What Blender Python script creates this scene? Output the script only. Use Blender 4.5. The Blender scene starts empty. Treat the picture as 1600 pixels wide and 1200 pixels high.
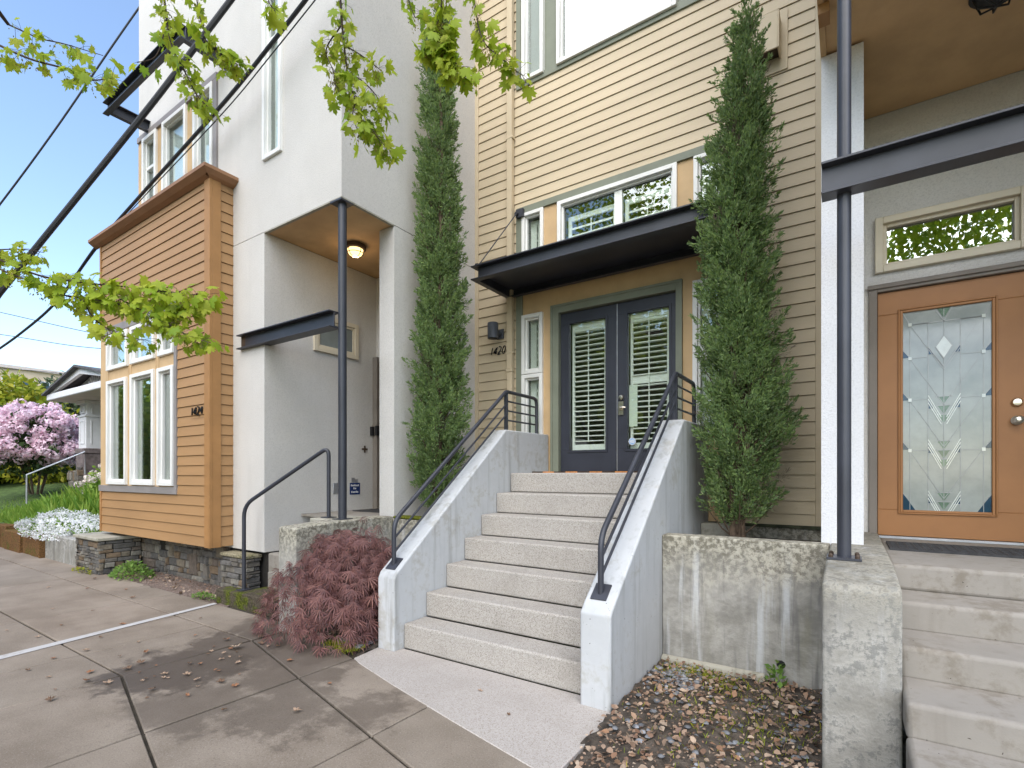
import bpy, bmesh, math, random
import numpy as np
from mathutils import Vector, Matrix
random.seed(7); RNG = np.random.default_rng(11)
SC = bpy.context.scene
COL = SC.collection
PI = math.pi
rad = math.radians

# ------------------------------------------------------------------ camera, sky, sun, exposure
cd = bpy.data.cameras.new('camera'); cam = bpy.data.objects.new('camera', cd); COL.objects.link(cam)
cam.location = (0, 0, 1.5); cam.rotation_euler = (rad(90), 0, rad(33.5))
cd.sensor_width = 36; cd.lens = 795 / 1600 * 36; cd.shift_y = 141 / 1600
cd.clip_start = 0.05; cd.clip_end = 500
SC.camera = cam
SUN_EL, SUN_AZ = 48, 160          # degrees; azimuth clockwise from +Y (200 = in front of the facades, a little left)
w = bpy.data.worlds.new('World'); SC.world = w; w.use_nodes = True
nt = w.node_tree; bg = nt.nodes['Background']
sky = nt.nodes.new('ShaderNodeTexSky'); sky.sky_type = 'NISHITA'; sky.sun_disc = False
sky.sun_elevation = rad(SUN_EL); sky.sun_rotation = rad(SUN_AZ); sky.air_density = 1.0; sky.dust_density = 0.6; sky.ozone_density = 1.0
nt.links.new(sky.outputs[0], bg.inputs[0]); bg.inputs[1].default_value = 0.15
sl = bpy.data.lights.new('sun', 'SUN'); sun = bpy.data.objects.new('sun', sl); COL.objects.link(sun)
sl.energy = 2.3; sl.angle = rad(75); sl.color = (1.0, 0.94, 0.87)
d = Vector((math.sin(rad(SUN_AZ)) * math.cos(rad(SUN_EL)), math.cos(rad(SUN_AZ)) * math.cos(rad(SUN_EL)), math.sin(rad(SUN_EL))))
sun.rotation_euler = d.to_track_quat('Z', 'Y').to_euler(); sun.location = (0, -8, 14)
SC.view_settings.view_transform = 'Standard'; SC.view_settings.look = 'None'
SC.view_settings.exposure = 1.25; SC.view_settings.gamma = 1.0
SC.cycles.max_bounces = 8; SC.cycles.transparent_max_bounces = 16
SC.cycles.caustics_reflective = False; SC.cycles.caustics_refractive = False

# ------------------------------------------------------------------ materials
def new_mat(name):
    m = bpy.data.materials.new(name); m.use_nodes = True
    n = m.node_tree.nodes; n.clear()
    out = n.new('ShaderNodeOutputMaterial')
    return m, n, m.node_tree.links, out
def math_node(n, l, op, a, b=None, clamp=False):
    x = n.new('ShaderNodeMath'); x.operation = op; x.use_clamp = clamp
    for i, v in enumerate((a, b)):
        if v is None: continue
        if isinstance(v, (int, float)): x.inputs[i].default_value = v
        else: l.new(v, x.inputs[i])
    return x.outputs[0]
def coords(n, l, scale=(1, 1, 1), loc=(0, 0, 0)):
    tc = n.new('ShaderNodeTexCoord'); mp = n.new('ShaderNodeMapping')
    mp.inputs['Scale'].default_value = scale; mp.inputs['Location'].default_value = loc
    l.new(tc.outputs['Object'], mp.inputs['Vector']); return mp.outputs[0]
def noise(n, l, vec, scale, detail=4, rough=0.55):
    x = n.new('ShaderNodeTexNoise'); x.inputs['Scale'].default_value = scale
    x.inputs['Detail'].default_value = detail; x.inputs['Roughness'].default_value = rough
    l.new(vec, x.inputs['Vector']); return x.outputs['Fac']
def ramp(n, l, fac, p0, p1):
    x = n.new('ShaderNodeMapRange'); x.interpolation_type = 'SMOOTHSTEP'
    x.inputs['From Min'].default_value = p0; x.inputs['From Max'].default_value = p1
    l.new(fac, x.inputs['Value']); return x.outputs['Result']
def mixc(n, l, fac, a, b, mode='MIX'):
    x = n.new('ShaderNodeMix'); x.data_type = 'RGBA'; x.blend_type = mode
    if isinstance(fac, (int, float)): x.inputs[0].default_value = fac
    else: l.new(fac, x.inputs[0])
    for i, v in ((6, a), (7, b)):
        if isinstance(v, tuple): x.inputs[i].default_value = (*v[:3], 1)
        else: l.new(v, x.inputs[i])
    return x.outputs[2]
def bsdf(n, l, out, col, rough=0.7, metal=0.0, spec=0.5, bump=None, bdist=0.002, bstr=1.0):
    p = n.new('ShaderNodeBsdfPrincipled')
    if isinstance(col, tuple): p.inputs['Base Color'].default_value = (*col, 1)
    else: l.new(col, p.inputs['Base Color'])
    if isinstance(rough, (int, float)): p.inputs['Roughness'].default_value = rough
    else: l.new(rough, p.inputs['Roughness'])
    p.inputs['Metallic'].default_value = metal; p.inputs['Specular IOR Level'].default_value = spec
    if bump is not None:
        b = n.new('ShaderNodeBump'); b.inputs['Distance'].default_value = bdist; b.inputs['Strength'].default_value = bstr
        l.new(bump, b.inputs['Height']); l.new(b.outputs[0], p.inputs['Normal'])
    l.new(p.outputs[0], out.inputs['Surface']); return p
def mul(c, k): return tuple(max(0, min(1, x * k)) for x in c)
def M(name, col, rough=0.7, var=0.12, scale=3.0, fine=0.0, fscale=120, bump=0.0, bscale=150, bdist=0.003, metal=0.0, spec=0.4, stretch=(1, 1, 1), island=0.0):
    m, n, l, out = new_mat(name)
    v = coords(n, l, stretch)
    f = noise(n, l, v, scale, 6, 0.6)
    c = mixc(n, l, ramp(n, l, f, 0.3, 0.7), mul(col, 1 - var), mul(col, 1 + var))
    if fine > 0:
        g = noise(n, l, v, fscale, 2, 0.7)
        c = mixc(n, l, ramp(n, l, g, 0.35, 0.65), mixc(n, l, fine, c, (0.02, 0.02, 0.02)), c)
    if island > 0:
        ge = n.new('ShaderNodeNewGeometry')
        k = math_node(n, l, 'MULTIPLY_ADD', ge.outputs['Random Per Island'], 2 * island); k.node.inputs[2].default_value = 1 - island
        hs = n.new('ShaderNodeHueSaturation'); l.new(k, hs.inputs['Value']); l.new(c, hs.inputs['Color']); c = hs.outputs[0]
    bm = None
    if bump > 0: bm = noise(n, l, v, bscale, 3, 0.6)
    bsdf(n, l, out, c, rough, metal, spec, bm, bdist, bump)
    return m

MAT = {}
MAT['tan_siding'] = M('tan_siding', (0.535, 0.44, 0.298), 0.62, 0.07, 2.2, bump=0.25, bscale=90, stretch=(0.25, 1, 1))
MAT['orange_siding'] = M('orange_siding', (0.35, 0.20, 0.088), 0.6, 0.08, 2.2, bump=0.25, bscale=90, stretch=(0.25, 0.25, 1))
MAT['orange_trim'] = M('orange_trim', (0.335, 0.172, 0.062), 0.6, 0.1, 3)
MAT['brown_cap'] = M('brown_cap', (0.26, 0.135, 0.066), 0.6, 0.12, 3)
MAT['ochre_panel'] = M('ochre_panel', (0.53, 0.365, 0.195), 0.7, 0.07, 3, bump=0.4, bscale=60)
MAT['soffit_ochre'] = M('soffit_ochre', (0.53, 0.345, 0.175), 0.75, 0.1, 3, bump=0.35, bscale=70)
MAT['sage_trim'] = M('sage_trim', (0.185, 0.20, 0.15), 0.6, 0.1, 3)
MAT['taupe_trim'] = M('taupe_trim', (0.19, 0.165, 0.14), 0.6, 0.1, 3)
MAT['grey_trim'] = M('grey_trim', (0.235, 0.215, 0.205), 0.6, 0.1, 3)
MAT['white_frame'] = M('white_frame', (0.74, 0.735, 0.70), 0.45, 0.03, 3)
MAT['cream_frame'] = M('cream_frame', (0.60, 0.53, 0.40), 0.5, 0.05, 3)
MAT['charcoal_door'] = M('charcoal_door', (0.030, 0.033, 0.045), 0.42, 0.15, 2)
MAT['dark_steel'] = M('dark_steel', (0.034, 0.036, 0.046), 0.42, 0.2, 3, bump=0.15, bscale=120, spec=0.5)
MAT['orange_door'] = M('orange_door', (0.315, 0.145, 0.052), 0.5, 0.08, 2, bump=0.15, bscale=50)
MAT['shutter_white'] = M('shutter_white', (0.86, 0.87, 0.81), 0.5, 0.03, 3)
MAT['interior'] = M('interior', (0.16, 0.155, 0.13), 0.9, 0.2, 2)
MAT['brushed_metal'] = M('brushed_metal', (0.62, 0.57, 0.48), 0.28, 0.1, 10, metal=1.0)
MAT['grey_metal'] = M('grey_metal', (0.42, 0.43, 0.45), 0.4, 0.1, 10, metal=0.7)
MAT['lamp_grey'] = M('lamp_grey', (0.075, 0.082, 0.10), 0.5, 0.1, 4)
MAT['black_paint'] = M('black_paint', (0.012, 0.012, 0.013), 0.5, 0.2, 6)
MAT['rust_brown'] = M('rust_brown', (0.055, 0.035, 0.022), 0.6, 0.3, 8)
MAT['white_paint'] = M('white_paint', (0.72, 0.72, 0.72), 0.5, 0.05, 6)
MAT['cable_black'] = M('cable_black', (0.02, 0.02, 0.022), 0.6, 0.2, 5)
MAT['bark'] = M('bark', (0.10, 0.068, 0.045), 0.9, 0.4, 14, bump=0.6, bscale=40, bdist=0.01)
MAT['twig'] = M('twig', (0.055, 0.035, 0.028), 0.8, 0.3, 14)
MAT['soil'] = M('soil', (0.07, 0.056, 0.043), 0.95, 0.5, 12, bump=0.9, bscale=30, bdist=0.02)
MAT['pebble'] = M('pebble', (0.17, 0.175, 0.185), 0.6, 0.3, 20, island=0.5)
MAT['doormat_rubber'] = M('doormat_rubber', (0.035, 0.035, 0.037), 0.7, 0.3, 20)
MAT['asphalt'] = M('asphalt', (0.05, 0.05, 0.052), 0.9, 0.2, 3, fine=0.4, fscale=200)
MAT['lawn'] = M('lawn', (0.06, 0.10, 0.025), 0.95, 0.4, 8, bump=0.6, bscale=40, bdist=0.03)
MAT['far_wall'] = M('far_wall', (0.60, 0.47, 0.33), 0.8, 0.05, 1)
MAT['roof_shingle'] = M('roof_shingle', (0.085, 0.085, 0.09), 0.9, 0.3, 10, bump=0.4, bscale=30, bdist=0.01)
MAT['pinkish_soffit'] = M('pinkish_soffit', (0.62, 0.53, 0.48), 0.7, 0.08, 4)
MAT['flashing'] = M('flashing', (0.05, 0.055, 0.03), 0.8, 0.4, 9)
MAT['sign_blue'] = M('sign_blue', (0.012, 0.03, 0.11), 0.5, 0.1, 6)
MAT['sticker_blue'] = M('sticker_blue', (0.28, 0.45, 0.70), 0.5, 0.05, 6)
MAT['paper'] = M('paper', (0.72, 0.78, 0.66), 0.8, 0.03, 4)
MAT['lead'] = M('lead', (0.30, 0.31, 0.31), 0.4, 0.1, 8, metal=0.4)
MAT['blue_glass'] = M('blue_glass', (0.012, 0.045, 0.085), 0.08, 0.2, 9, spec=0.6)
MAT['green_glass'] = M('green_glass', (0.13, 0.20, 0.145), 0.1, 0.3, 20, spec=0.6)
MAT['bevel_glass'] = M('bevel_glass', (0.62, 0.66, 0.62), 0.06, 0.1, 12, spec=0.7)
MAT['frosted'] = M('frosted', (0.19, 0.21, 0.20), 0.25, 0.12, 3)
MAT['roller_blind'] = M('roller_blind', (0.78, 0.82, 0.82), 0.8, 0.03, 2)  # white that stands in for bright sky mirrored in the upper panes
MAT['mortar_dark'] = M('mortar_dark', (0.03, 0.027, 0.023), 0.95, 0.3, 12)

def stucco(name, col, tint):
    m, n, l, out = new_mat(name)
    v = coords(n, l); f = noise(n, l, v, 1.4, 5, 0.6)
    vd = coords(n, l, (3.0, 3.0, 0.28)); g = noise(n, l, vd, 1.6, 4, 0.6)
    c = mixc(n, l, ramp(n, l, f, 0.32, 0.72), mul(col, 0.94), mul(col, 1.03))
    c = mixc(n, l, math_node(n, l, 'MULTIPLY', ramp(n, l, g, 0.52, 0.75), 0.35), c, tint)
    b1 = noise(n, l, v, 75, 3, 0.65); b2 = noise(n, l, v, 210, 2, 0.6)
    b = math_node(n, l, 'ADD', b1, math_node(n, l, 'MULTIPLY', b2, 0.5))
    c = mixc(n, l, ramp(n, l, b, 0.45, 0.85), mul(col, 0.80), c)
    bsdf(n, l, out, c, 0.9, 0, 0.2, b, 0.006, 0.55)
    return m
MAT['stucco'] = stucco('stucco', (0.585, 0.562, 0.525), (0.48, 0.46, 0.43))
MAT['stucco_bright'] = stucco('stucco_bright', (0.68, 0.68, 0.69), (0.58, 0.57, 0.56))

def aggregate(name, c1, c2, dark, bump=0.5):                         # exposed aggregate concrete
    m, n, l, out = new_mat(name)
    v = coords(n, l)
    vo = n.new('ShaderNodeTexVoronoi'); vo.inputs['Scale'].default_value = 190; l.new(v, vo.inputs['Vector'])
    sep = n.new('ShaderNodeSeparateColor'); l.new(vo.outputs['Color'], sep.inputs[0])
    c = mixc(n, l, sep.outputs[0], c1, c2)
    c = mixc(n, l, ramp(n, l, sep.outputs[1], 0.80, 0.92), c, dark)
    f = noise(n, l, v, 2.3, 5, 0.6)
    c = mixc(n, l, math_node(n, l, 'MULTIPLY', ramp(n, l, f, 0.45, 0.8), 0.4), c, dark)
    b = noise(n, l, v, 160, 3, 0.7)
    bsdf(n, l, out, c, 0.9, 0, 0.25, b, 0.003, bump)
    return m
MAT['step_concrete'] = aggregate('step_concrete', (0.315, 0.29, 0.26), (0.45, 0.42, 0.38), (0.225, 0.20, 0.172))
MAT['apron_concrete'] = aggregate('apron_concrete', (0.36, 0.325, 0.295), (0.44, 0.405, 0.37), (0.29, 0.255, 0.22), 0.35)

def painted_concrete(name, base, scuff, grime, amount=0.5, drip=0.35):
    m, n, l, out = new_mat(name)
    v = coords(n, l); vd = coords(n, l, (7, 7, 0.5))
    f = noise(n, l, v, 2.6, 7, 0.65); g = noise(n, l, vd, 1.5, 5, 0.6); h = noise(n, l, v, 14, 5, 0.7)
    c = mixc(n, l, ramp(n, l, f, 0.3, 0.7), mul(base, 0.93), mul(base, 1.05))
    c = mixc(n, l, math_node(n, l, 'MULTIPLY', ramp(n, l, math_node(n, l, 'ADD', math_node(n, l, 'MULTIPLY', f, 0.6), math_node(n, l, 'MULTIPLY', h, 0.4)), 0.5, 0.62), amount), c, scuff)
    c = mixc(n, l, math_node(n, l, 'MULTIPLY', ramp(n, l, g, 0.5, 0.72), drip), c, grime)
    pit = noise(n, l, v, 55, 2, 0.5)
    c = mixc(n, l, ramp(n, l, pit, 0.73, 0.77), c, mul(grime, 0.5))
    bsdf(n, l, out, c, 0.85, 0, 0.25, math_node(n, l, 'ADD', h, math_node(n, l, 'MULTIPLY', noise(n, l, v, 120, 3, 0.7), 0.5)), 0.003, 0.5)
    return m
MAT['cheek_concrete'] = painted_concrete('cheek_concrete', (0.475, 0.485, 0.49), (0.375, 0.36, 0.325), (0.235, 0.232, 0.21), 0.75, 0.55)

def weathered(name, z_hi, sx=5.0, yel=0.32, mot=0.0):                                   # unpainted wall with algae blotches and runs
    m, n, l, out = new_mat(name)
    v = coords(n, l); vd = coords(n, l, (sx, sx, 0.42))
    f = noise(n, l, v, 3.2, 8, 0.68); g = noise(n, l, vd, 1.9, 6, 0.62); h = noise(n, l, v, 26, 5, 0.75); k = noise(n, l, coords(n, l, (sx, sx, 0.3), (3.1, 1.7, 0.4)), 2.6, 5, 0.6)
    c = mixc(n, l, ramp(n, l, f, 0.36, 0.64), (0.225, 0.215, 0.19), (0.385, 0.37, 0.335))
    c = mixc(n, l, math_node(n, l, 'MULTIPLY', ramp(n, l, g, 0.52, 0.70), 0.85), c, (0.50, 0.51, 0.51))
    c = mixc(n, l, math_node(n, l, 'MULTIPLY', ramp(n, l, k, 0.53, 0.68), 0.75), c, (0.15, 0.145, 0.14))
    tc = n.new('ShaderNodeTexCoord'); sx_ = n.new('ShaderNodeSeparateXYZ'); l.new(tc.outputs['Object'], sx_.inputs[0])
    top = ramp(n, l, math_node(n, l, 'ADD', sx_.outputs[2], math_node(n, l, 'MULTIPLY', math_node(n, l, 'SUBTRACT', f, 0.5), 0.9)), z_hi - 0.42, z_hi)
    blot = mixc(n, l, ramp(n, l, h, 0.42, 0.58), (0.135, 0.12, 0.085), (0.42, 0.39, 0.31))
    c = mixc(n, l, math_node(n, l, 'MULTIPLY', top, 0.85), c, blot)
    yl = noise(n, l, coords(n, l, (2.2, 2.2, 0.35), (7, 2, 1)), 1.6, 4, 0.6)
    c = mixc(n, l, math_node(n, l, 'MULTIPLY', ramp(n, l, yl, 0.55, 0.72), yel), c, (0.25, 0.235, 0.14))
    if mot > 0: c = mixc(n, l, math_node(n, l, 'MULTIPLY', ramp(n, l, math_node(n, l, 'ADD', math_node(n, l, 'MULTIPLY', h, 0.55), math_node(n, l, 'MULTIPLY', f, 0.45)), 0.50, 0.58), mot), c, (0.145, 0.145, 0.135))
    bsdf(n, l, out, c, 0.95, 0, 0.2, math_node(n, l, 'ADD', h, f), 0.008, 0.6)
    return m
MAT['weathered'] = weathered('weathered', 1.0)
MAT['lichen'] = painted_concrete('lichen', (0.36, 0.34, 0.28), (0.20, 0.18, 0.14), (0.15, 0.145, 0.10), 0.8, 0.5)
MAT['plinth_concrete'] = weathered('plinth_concrete', 1.15, 3.0, 0.1, 0.7)
MAT['grey_step'] = painted_concrete('grey_step', (0.265, 0.243, 0.213), (0.18, 0.155, 0.122), (0.13, 0.105, 0.08), 0.75, 0.2)
MAT['slab'] = None
def sidewalk_mat():
    m, n, l, out = new_mat('sidewalk_concrete')
    v = coords(n, l)
    f = noise(n, l, v, 1.5, 7, 0.62); g = noise(n, l, v, 110, 2, 0.7); h = noise(n, l, v, 6, 6, 0.7)
    ge = n.new('ShaderNodeNewGeometry')
    c = mixc(n, l, ramp(n, l, f, 0.3, 0.72), (0.185, 0.146, 0.110), (0.29, 0.24, 0.19))
    c = mixc(n, l, math_node(n, l, 'MULTIPLY', ge.outputs['Random Per Island'], 0.35), c, (0.20, 0.175, 0.14))
    c = mixc(n, l, math_node(n, l, 'MULTIPLY', ramp(n, l, g, 0.55, 0.75), 0.55), c, (0.36, 0.32, 0.28))
    c = mixc(n, l, math_node(n, l, 'MULTIPLY', ramp(n, l, g, 0.42, 0.3), 0.5), c, (0.07, 0.055, 0.045))
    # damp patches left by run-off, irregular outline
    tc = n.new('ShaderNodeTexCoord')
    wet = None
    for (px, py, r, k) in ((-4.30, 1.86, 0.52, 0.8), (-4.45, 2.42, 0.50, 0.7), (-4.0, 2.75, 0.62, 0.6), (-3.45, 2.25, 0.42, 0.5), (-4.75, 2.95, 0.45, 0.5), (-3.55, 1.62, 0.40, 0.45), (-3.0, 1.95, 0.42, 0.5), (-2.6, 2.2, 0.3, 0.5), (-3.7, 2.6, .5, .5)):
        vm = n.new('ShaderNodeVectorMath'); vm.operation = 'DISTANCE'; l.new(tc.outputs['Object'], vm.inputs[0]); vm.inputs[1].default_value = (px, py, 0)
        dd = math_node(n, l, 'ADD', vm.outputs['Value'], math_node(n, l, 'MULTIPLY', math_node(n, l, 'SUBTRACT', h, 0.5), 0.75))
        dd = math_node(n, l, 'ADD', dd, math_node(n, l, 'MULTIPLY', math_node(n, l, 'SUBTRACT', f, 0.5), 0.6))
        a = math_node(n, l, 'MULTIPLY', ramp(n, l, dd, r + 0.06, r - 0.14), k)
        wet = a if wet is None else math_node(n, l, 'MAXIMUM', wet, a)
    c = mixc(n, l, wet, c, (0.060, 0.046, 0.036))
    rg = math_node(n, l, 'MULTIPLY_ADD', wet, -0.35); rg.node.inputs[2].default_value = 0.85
    bsdf(n, l, out, c, rg, 0, 0.3, math_node(n, l, 'ADD', g, h), 0.004, 0.5)
    return m
MAT['slab'] = sidewalk_mat()
MAT['joint_dirt'] = M('joint_dirt', (0.045, 0.036, 0.024), 0.95, 0.4, 14)

def moss_mat(name, base, moss, lo, hi):
    m, n, l, out = new_mat(name)
    v = coords(n, l); f = noise(n, l, v, 5, 6, 0.7); g = noise(n, l, v, 45, 4, 0.7)
    c = mixc(n, l, ramp(n, l, g, 0.35, 0.65), mul(base, 0.6), mul(base, 1.3))
    mm = mixc(n, l, ramp(n, l, g, 0.35, 0.65), mul(moss, 0.45), mul(moss, 1.4))
    c = mixc(n, l, ramp(n, l, f, lo, hi), c, mm)
    bsdf(n, l, out, c, 0.95, 0, 0.15, g, 0.02, 0.8)
    return m
MAT['mossy_step'] = moss_mat('mossy_step', (0.085, 0.07, 0.05), (0.085, 0.10, 0.012), 0.47, 0.60)
MAT['mossy_rock'] = moss_mat('mossy_rock', (0.16, 0.085, 0.035), (0.11, 0.10, 0.02), 0.50, 0.66)
MAT['moss'] = moss_mat('moss', (0.13, 0.12, 0.02), (0.10, 0.11, 0.01), 0.3, 0.5)
def stone_mat(name):
    m, n, l, out = new_mat(name)
    v = coords(n, l); ge = n.new('ShaderNodeNewGeometry'); r = ge.outputs['Random Per Island']
    cr = n.new('ShaderNodeValToRGB'); l.new(r, cr.inputs[0]); e = cr.color_ramp; e.interpolation = 'CONSTANT'
    pal = ((0.19, 0.17, 0.145), (0.15, 0.142, 0.13), (0.235, 0.20, 0.15), (0.125, 0.118, 0.11), (0.20, 0.178, 0.15), (0.215, 0.155, 0.10), (0.17, 0.16, 0.148), (0.28, 0.26, 0.22), (0.16, 0.13, 0.105))
    e.elements[0].color = (*pal[0], 1); e.elements[1].position = 1 / 9; e.elements[1].color = (*pal[1], 1)
    for i in range(2, 9): q = e.elements.new(i / 9); q.color = (*pal[i], 1)
    f = noise(n, l, v, 18, 6, 0.7)
    c = mixc(n, l, ramp(n, l, f, 0.3, 0.7), mixc(n, l, 0.45, cr.outputs[0], (0.02, 0.02, 0.02)), cr.outputs[0])
    bsdf(n, l, out, c, 0.9, 0, 0.25, f, 0.02, 0.8)
    return m
MAT['field_stone'] = stone_mat('field_stone')

def glass_mat(name, tint=(0.95, 0.98, 0.96), base_refl=0.10, rough=0.0, wav=0.0):
    m, n, l, out = new_mat(name)
    tr = n.new('ShaderNodeBsdfTransparent'); tr.inputs[0].default_value = (*tint, 1)
    gl = n.new('ShaderNodeBsdfGlossy'); gl.inputs['Roughness'].default_value = rough; gl.inputs[0].default_value = (0.95, 1.0, 0.96, 1)
    fr = n.new('ShaderNodeFresnel'); ge = n.new('ShaderNodeNewGeometry')
    ior = math_node(n, l, 'MULTIPLY_ADD', ge.outputs['Backfacing'], 1 / 1.5 - 1.5); ior.node.inputs[2].default_value = 1.5; l.new(ior, fr.inputs[0])
    if wav > 0:
        b = n.new('ShaderNodeBump'); b.inputs['Distance'].default_value = wav; b.inputs['Strength'].default_value = 0.3
        l.new(noise(n, l, coords(n, l), 2.2, 2, 0.4), b.inputs['Height']); l.new(b.outputs[0], gl.inputs['Normal'])
    fac = math_node(n, l, 'ADD', fr.outputs[0], base_refl, True)
    mx = n.new('ShaderNodeMixShader'); l.new(fac, mx.inputs[0]); l.new(tr.outputs[0], mx.inputs[1]); l.new(gl.outputs[0], mx.inputs[2])
    l.new(mx.outputs[0], out.inputs['Surface']); return m
MAT['glass'] = glass_mat('glass', base_refl=0.26, wav=0.004)
MAT['glass_clear'] = glass_mat('glass_clear', base_refl=0.055, wav=0.003)
MAT['cathedral_glass'] = None
def cathedral():
    m, n, l, out = new_mat('cathedral_glass')
    v = coords(n, l); f = noise(n, l, v, 70, 3, 0.6); g = noise(n, l, v, 5, 4, 0.6)
    c = mixc(n, l, ramp(n, l, g, 0.3, 0.7), (0.255, 0.285, 0.27), (0.335, 0.365, 0.35))
    bsdf(n, l, out, c, 0.12, 0, 0.7, f, 0.001, 0.12); return m
MAT['cathedral_glass'] = cathedral()

def leaf_mat(name, cols, trans=0.45, rough=0.55, bright=0.35):
    m, n, l, out = new_mat(name)
    ge = n.new('ShaderNodeNewGeometry')
    cr = n.new('ShaderNodeValToRGB'); l.new(ge.outputs['Random Per Island'], cr.inputs[0]); e = cr.color_ramp
    e.elements[0].color = (*cols[0], 1); e.elements[1].color = (*cols[-1], 1)
    for i in range(1, len(cols) - 1): q = e.elements.new(i / (len(cols) - 1)); q.color = (*cols[i], 1)
    f = noise(n, l, coords(n, l), 1.7, 3, 0.6)
    hs = n.new('ShaderNodeHueSaturation'); l.new(cr.outputs[0], hs.inputs['Color'])
    k = math_node(n, l, 'MULTIPLY_ADD', f, 2 * bright); k.node.inputs[2].default_value = 1 - bright; l.new(k, hs.inputs['Value'])
    p = n.new('ShaderNodeBsdfPrincipled'); l.new(hs.outputs[0], p.inputs['Base Color']); p.inputs['Roughness'].default_value = rough; p.inputs['Specular IOR Level'].default_value = 0.3
    t = n.new('ShaderNodeBsdfTranslucent'); l.new(hs.outputs[0], t.inputs[0])
    mx = n.new('ShaderNodeMixShader'); mx.inputs[0].default_value = trans
    l.new(p.outputs[0], mx.inputs[1]); l.new(t.outputs[0], mx.inputs[2]); l.new(mx.outputs[0], out.inputs['Surface']); return m
MAT['maple_leaf'] = leaf_mat('maple_leaf', ((0.29, 0.41, 0.03), (0.39, 0.49, 0.035), (0.47, 0.51, 0.05), (0.24, 0.39, 0.04)), 0.55)
MAT['samara'] = leaf_mat('samara', ((0.30, 0.27, 0.05), (0.25, 0.20, 0.06), (0.33, 0.34, 0.06)), 0.4)
MAT['juniper'] = leaf_mat('juniper', ((0.125, 0.205, 0.08), (0.205, 0.305, 0.10), (0.27, 0.37, 0.115), (0.155, 0.24, 0.115), (0.31, 0.38, 0.165)), 0.45, 0.6)
MAT['juniper_dead'] = leaf_mat('juniper_dead', ((0.16, 0.125, 0.085), (0.10, 0.08, 0.06), (0.22, 0.18, 0.13)), 0.2, 0.8)
MAT['lace_red'] = leaf_mat('lace_red', ((0.175, 0.08, 0.078), (0.25, 0.115, 0.10), (0.155, 0.085, 0.088), (0.31, 0.15, 0.12), (0.20, 0.105, 0.105)), 0.35)
MAT['bright_green'] = leaf_mat('bright_green', ((0.12, 0.25, 0.04), (0.20, 0.33, 0.07), (0.27, 0.38, 0.10), (0.10, 0.20, 0.04)), 0.4)
MAT['grass_green'] = leaf_mat('grass_green', ((0.13, 0.26, 0.035), (0.22, 0.36, 0.05), (0.30, 0.40, 0.07)), 0.45)
MAT['yellow_green'] = leaf_mat('yellow_green', ((0.20, 0.27, 0.02), (0.33, 0.36, 0.03), (0.44, 0.40, 0.04), (0.15, 0.23, 0.02)), 0.4)
MAT['dark_green'] = leaf_mat('dark_green', ((0.05, 0.085, 0.035), (0.08, 0.115, 0.045), (0.10, 0.12, 0.06)), 0.25)
MAT['rhodo_leaf'] = leaf_mat('rhodo_leaf', ((0.025, 0.055, 0.018), (0.05, 0.09, 0.025), (0.075, 0.11, 0.03)), 0.25)
MAT['pink_petal'] = leaf_mat('pink_petal', ((0.83, 0.61, 0.70), (0.87, 0.73, 0.79), (0.80, 0.53, 0.64), (0.89, 0.80, 0.84)), 0.35)
MAT['white_petal'] = leaf_mat('white_petal', ((0.82, 0.82, 0.83), (0.74, 0.75, 0.76), (0.86, 0.86, 0.84)), 0.3)
MAT['cream_petal'] = leaf_mat('cream_petal', ((0.82, 0.72, 0.68), (0.84, 0.80, 0.74), (0.80, 0.62, 0.62)), 0.3)
MAT['dry_leaf'] = leaf_mat('dry_leaf', ((0.25, 0.16, 0.105), (0.38, 0.265, 0.19), (0.16, 0.10, 0.065), (0.50, 0.39, 0.29), (0.29, 0.16, 0.09), (0.21, 0.135, 0.10)), 0.15, 0.7)
MAT['pale_dry_leaf'] = leaf_mat('pale_dry_leaf', ((0.42, 0.31, 0.22), (0.50, 0.40, 0.30)), 0.15, 0.7)
MAT['street_leaf'] = leaf_mat('street_leaf', ((0.14, 0.24, 0.035), (0.24, 0.33, 0.045), (0.30, 0.33, 0.055), (0.09, 0.16, 0.03)), 0.4)

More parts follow.
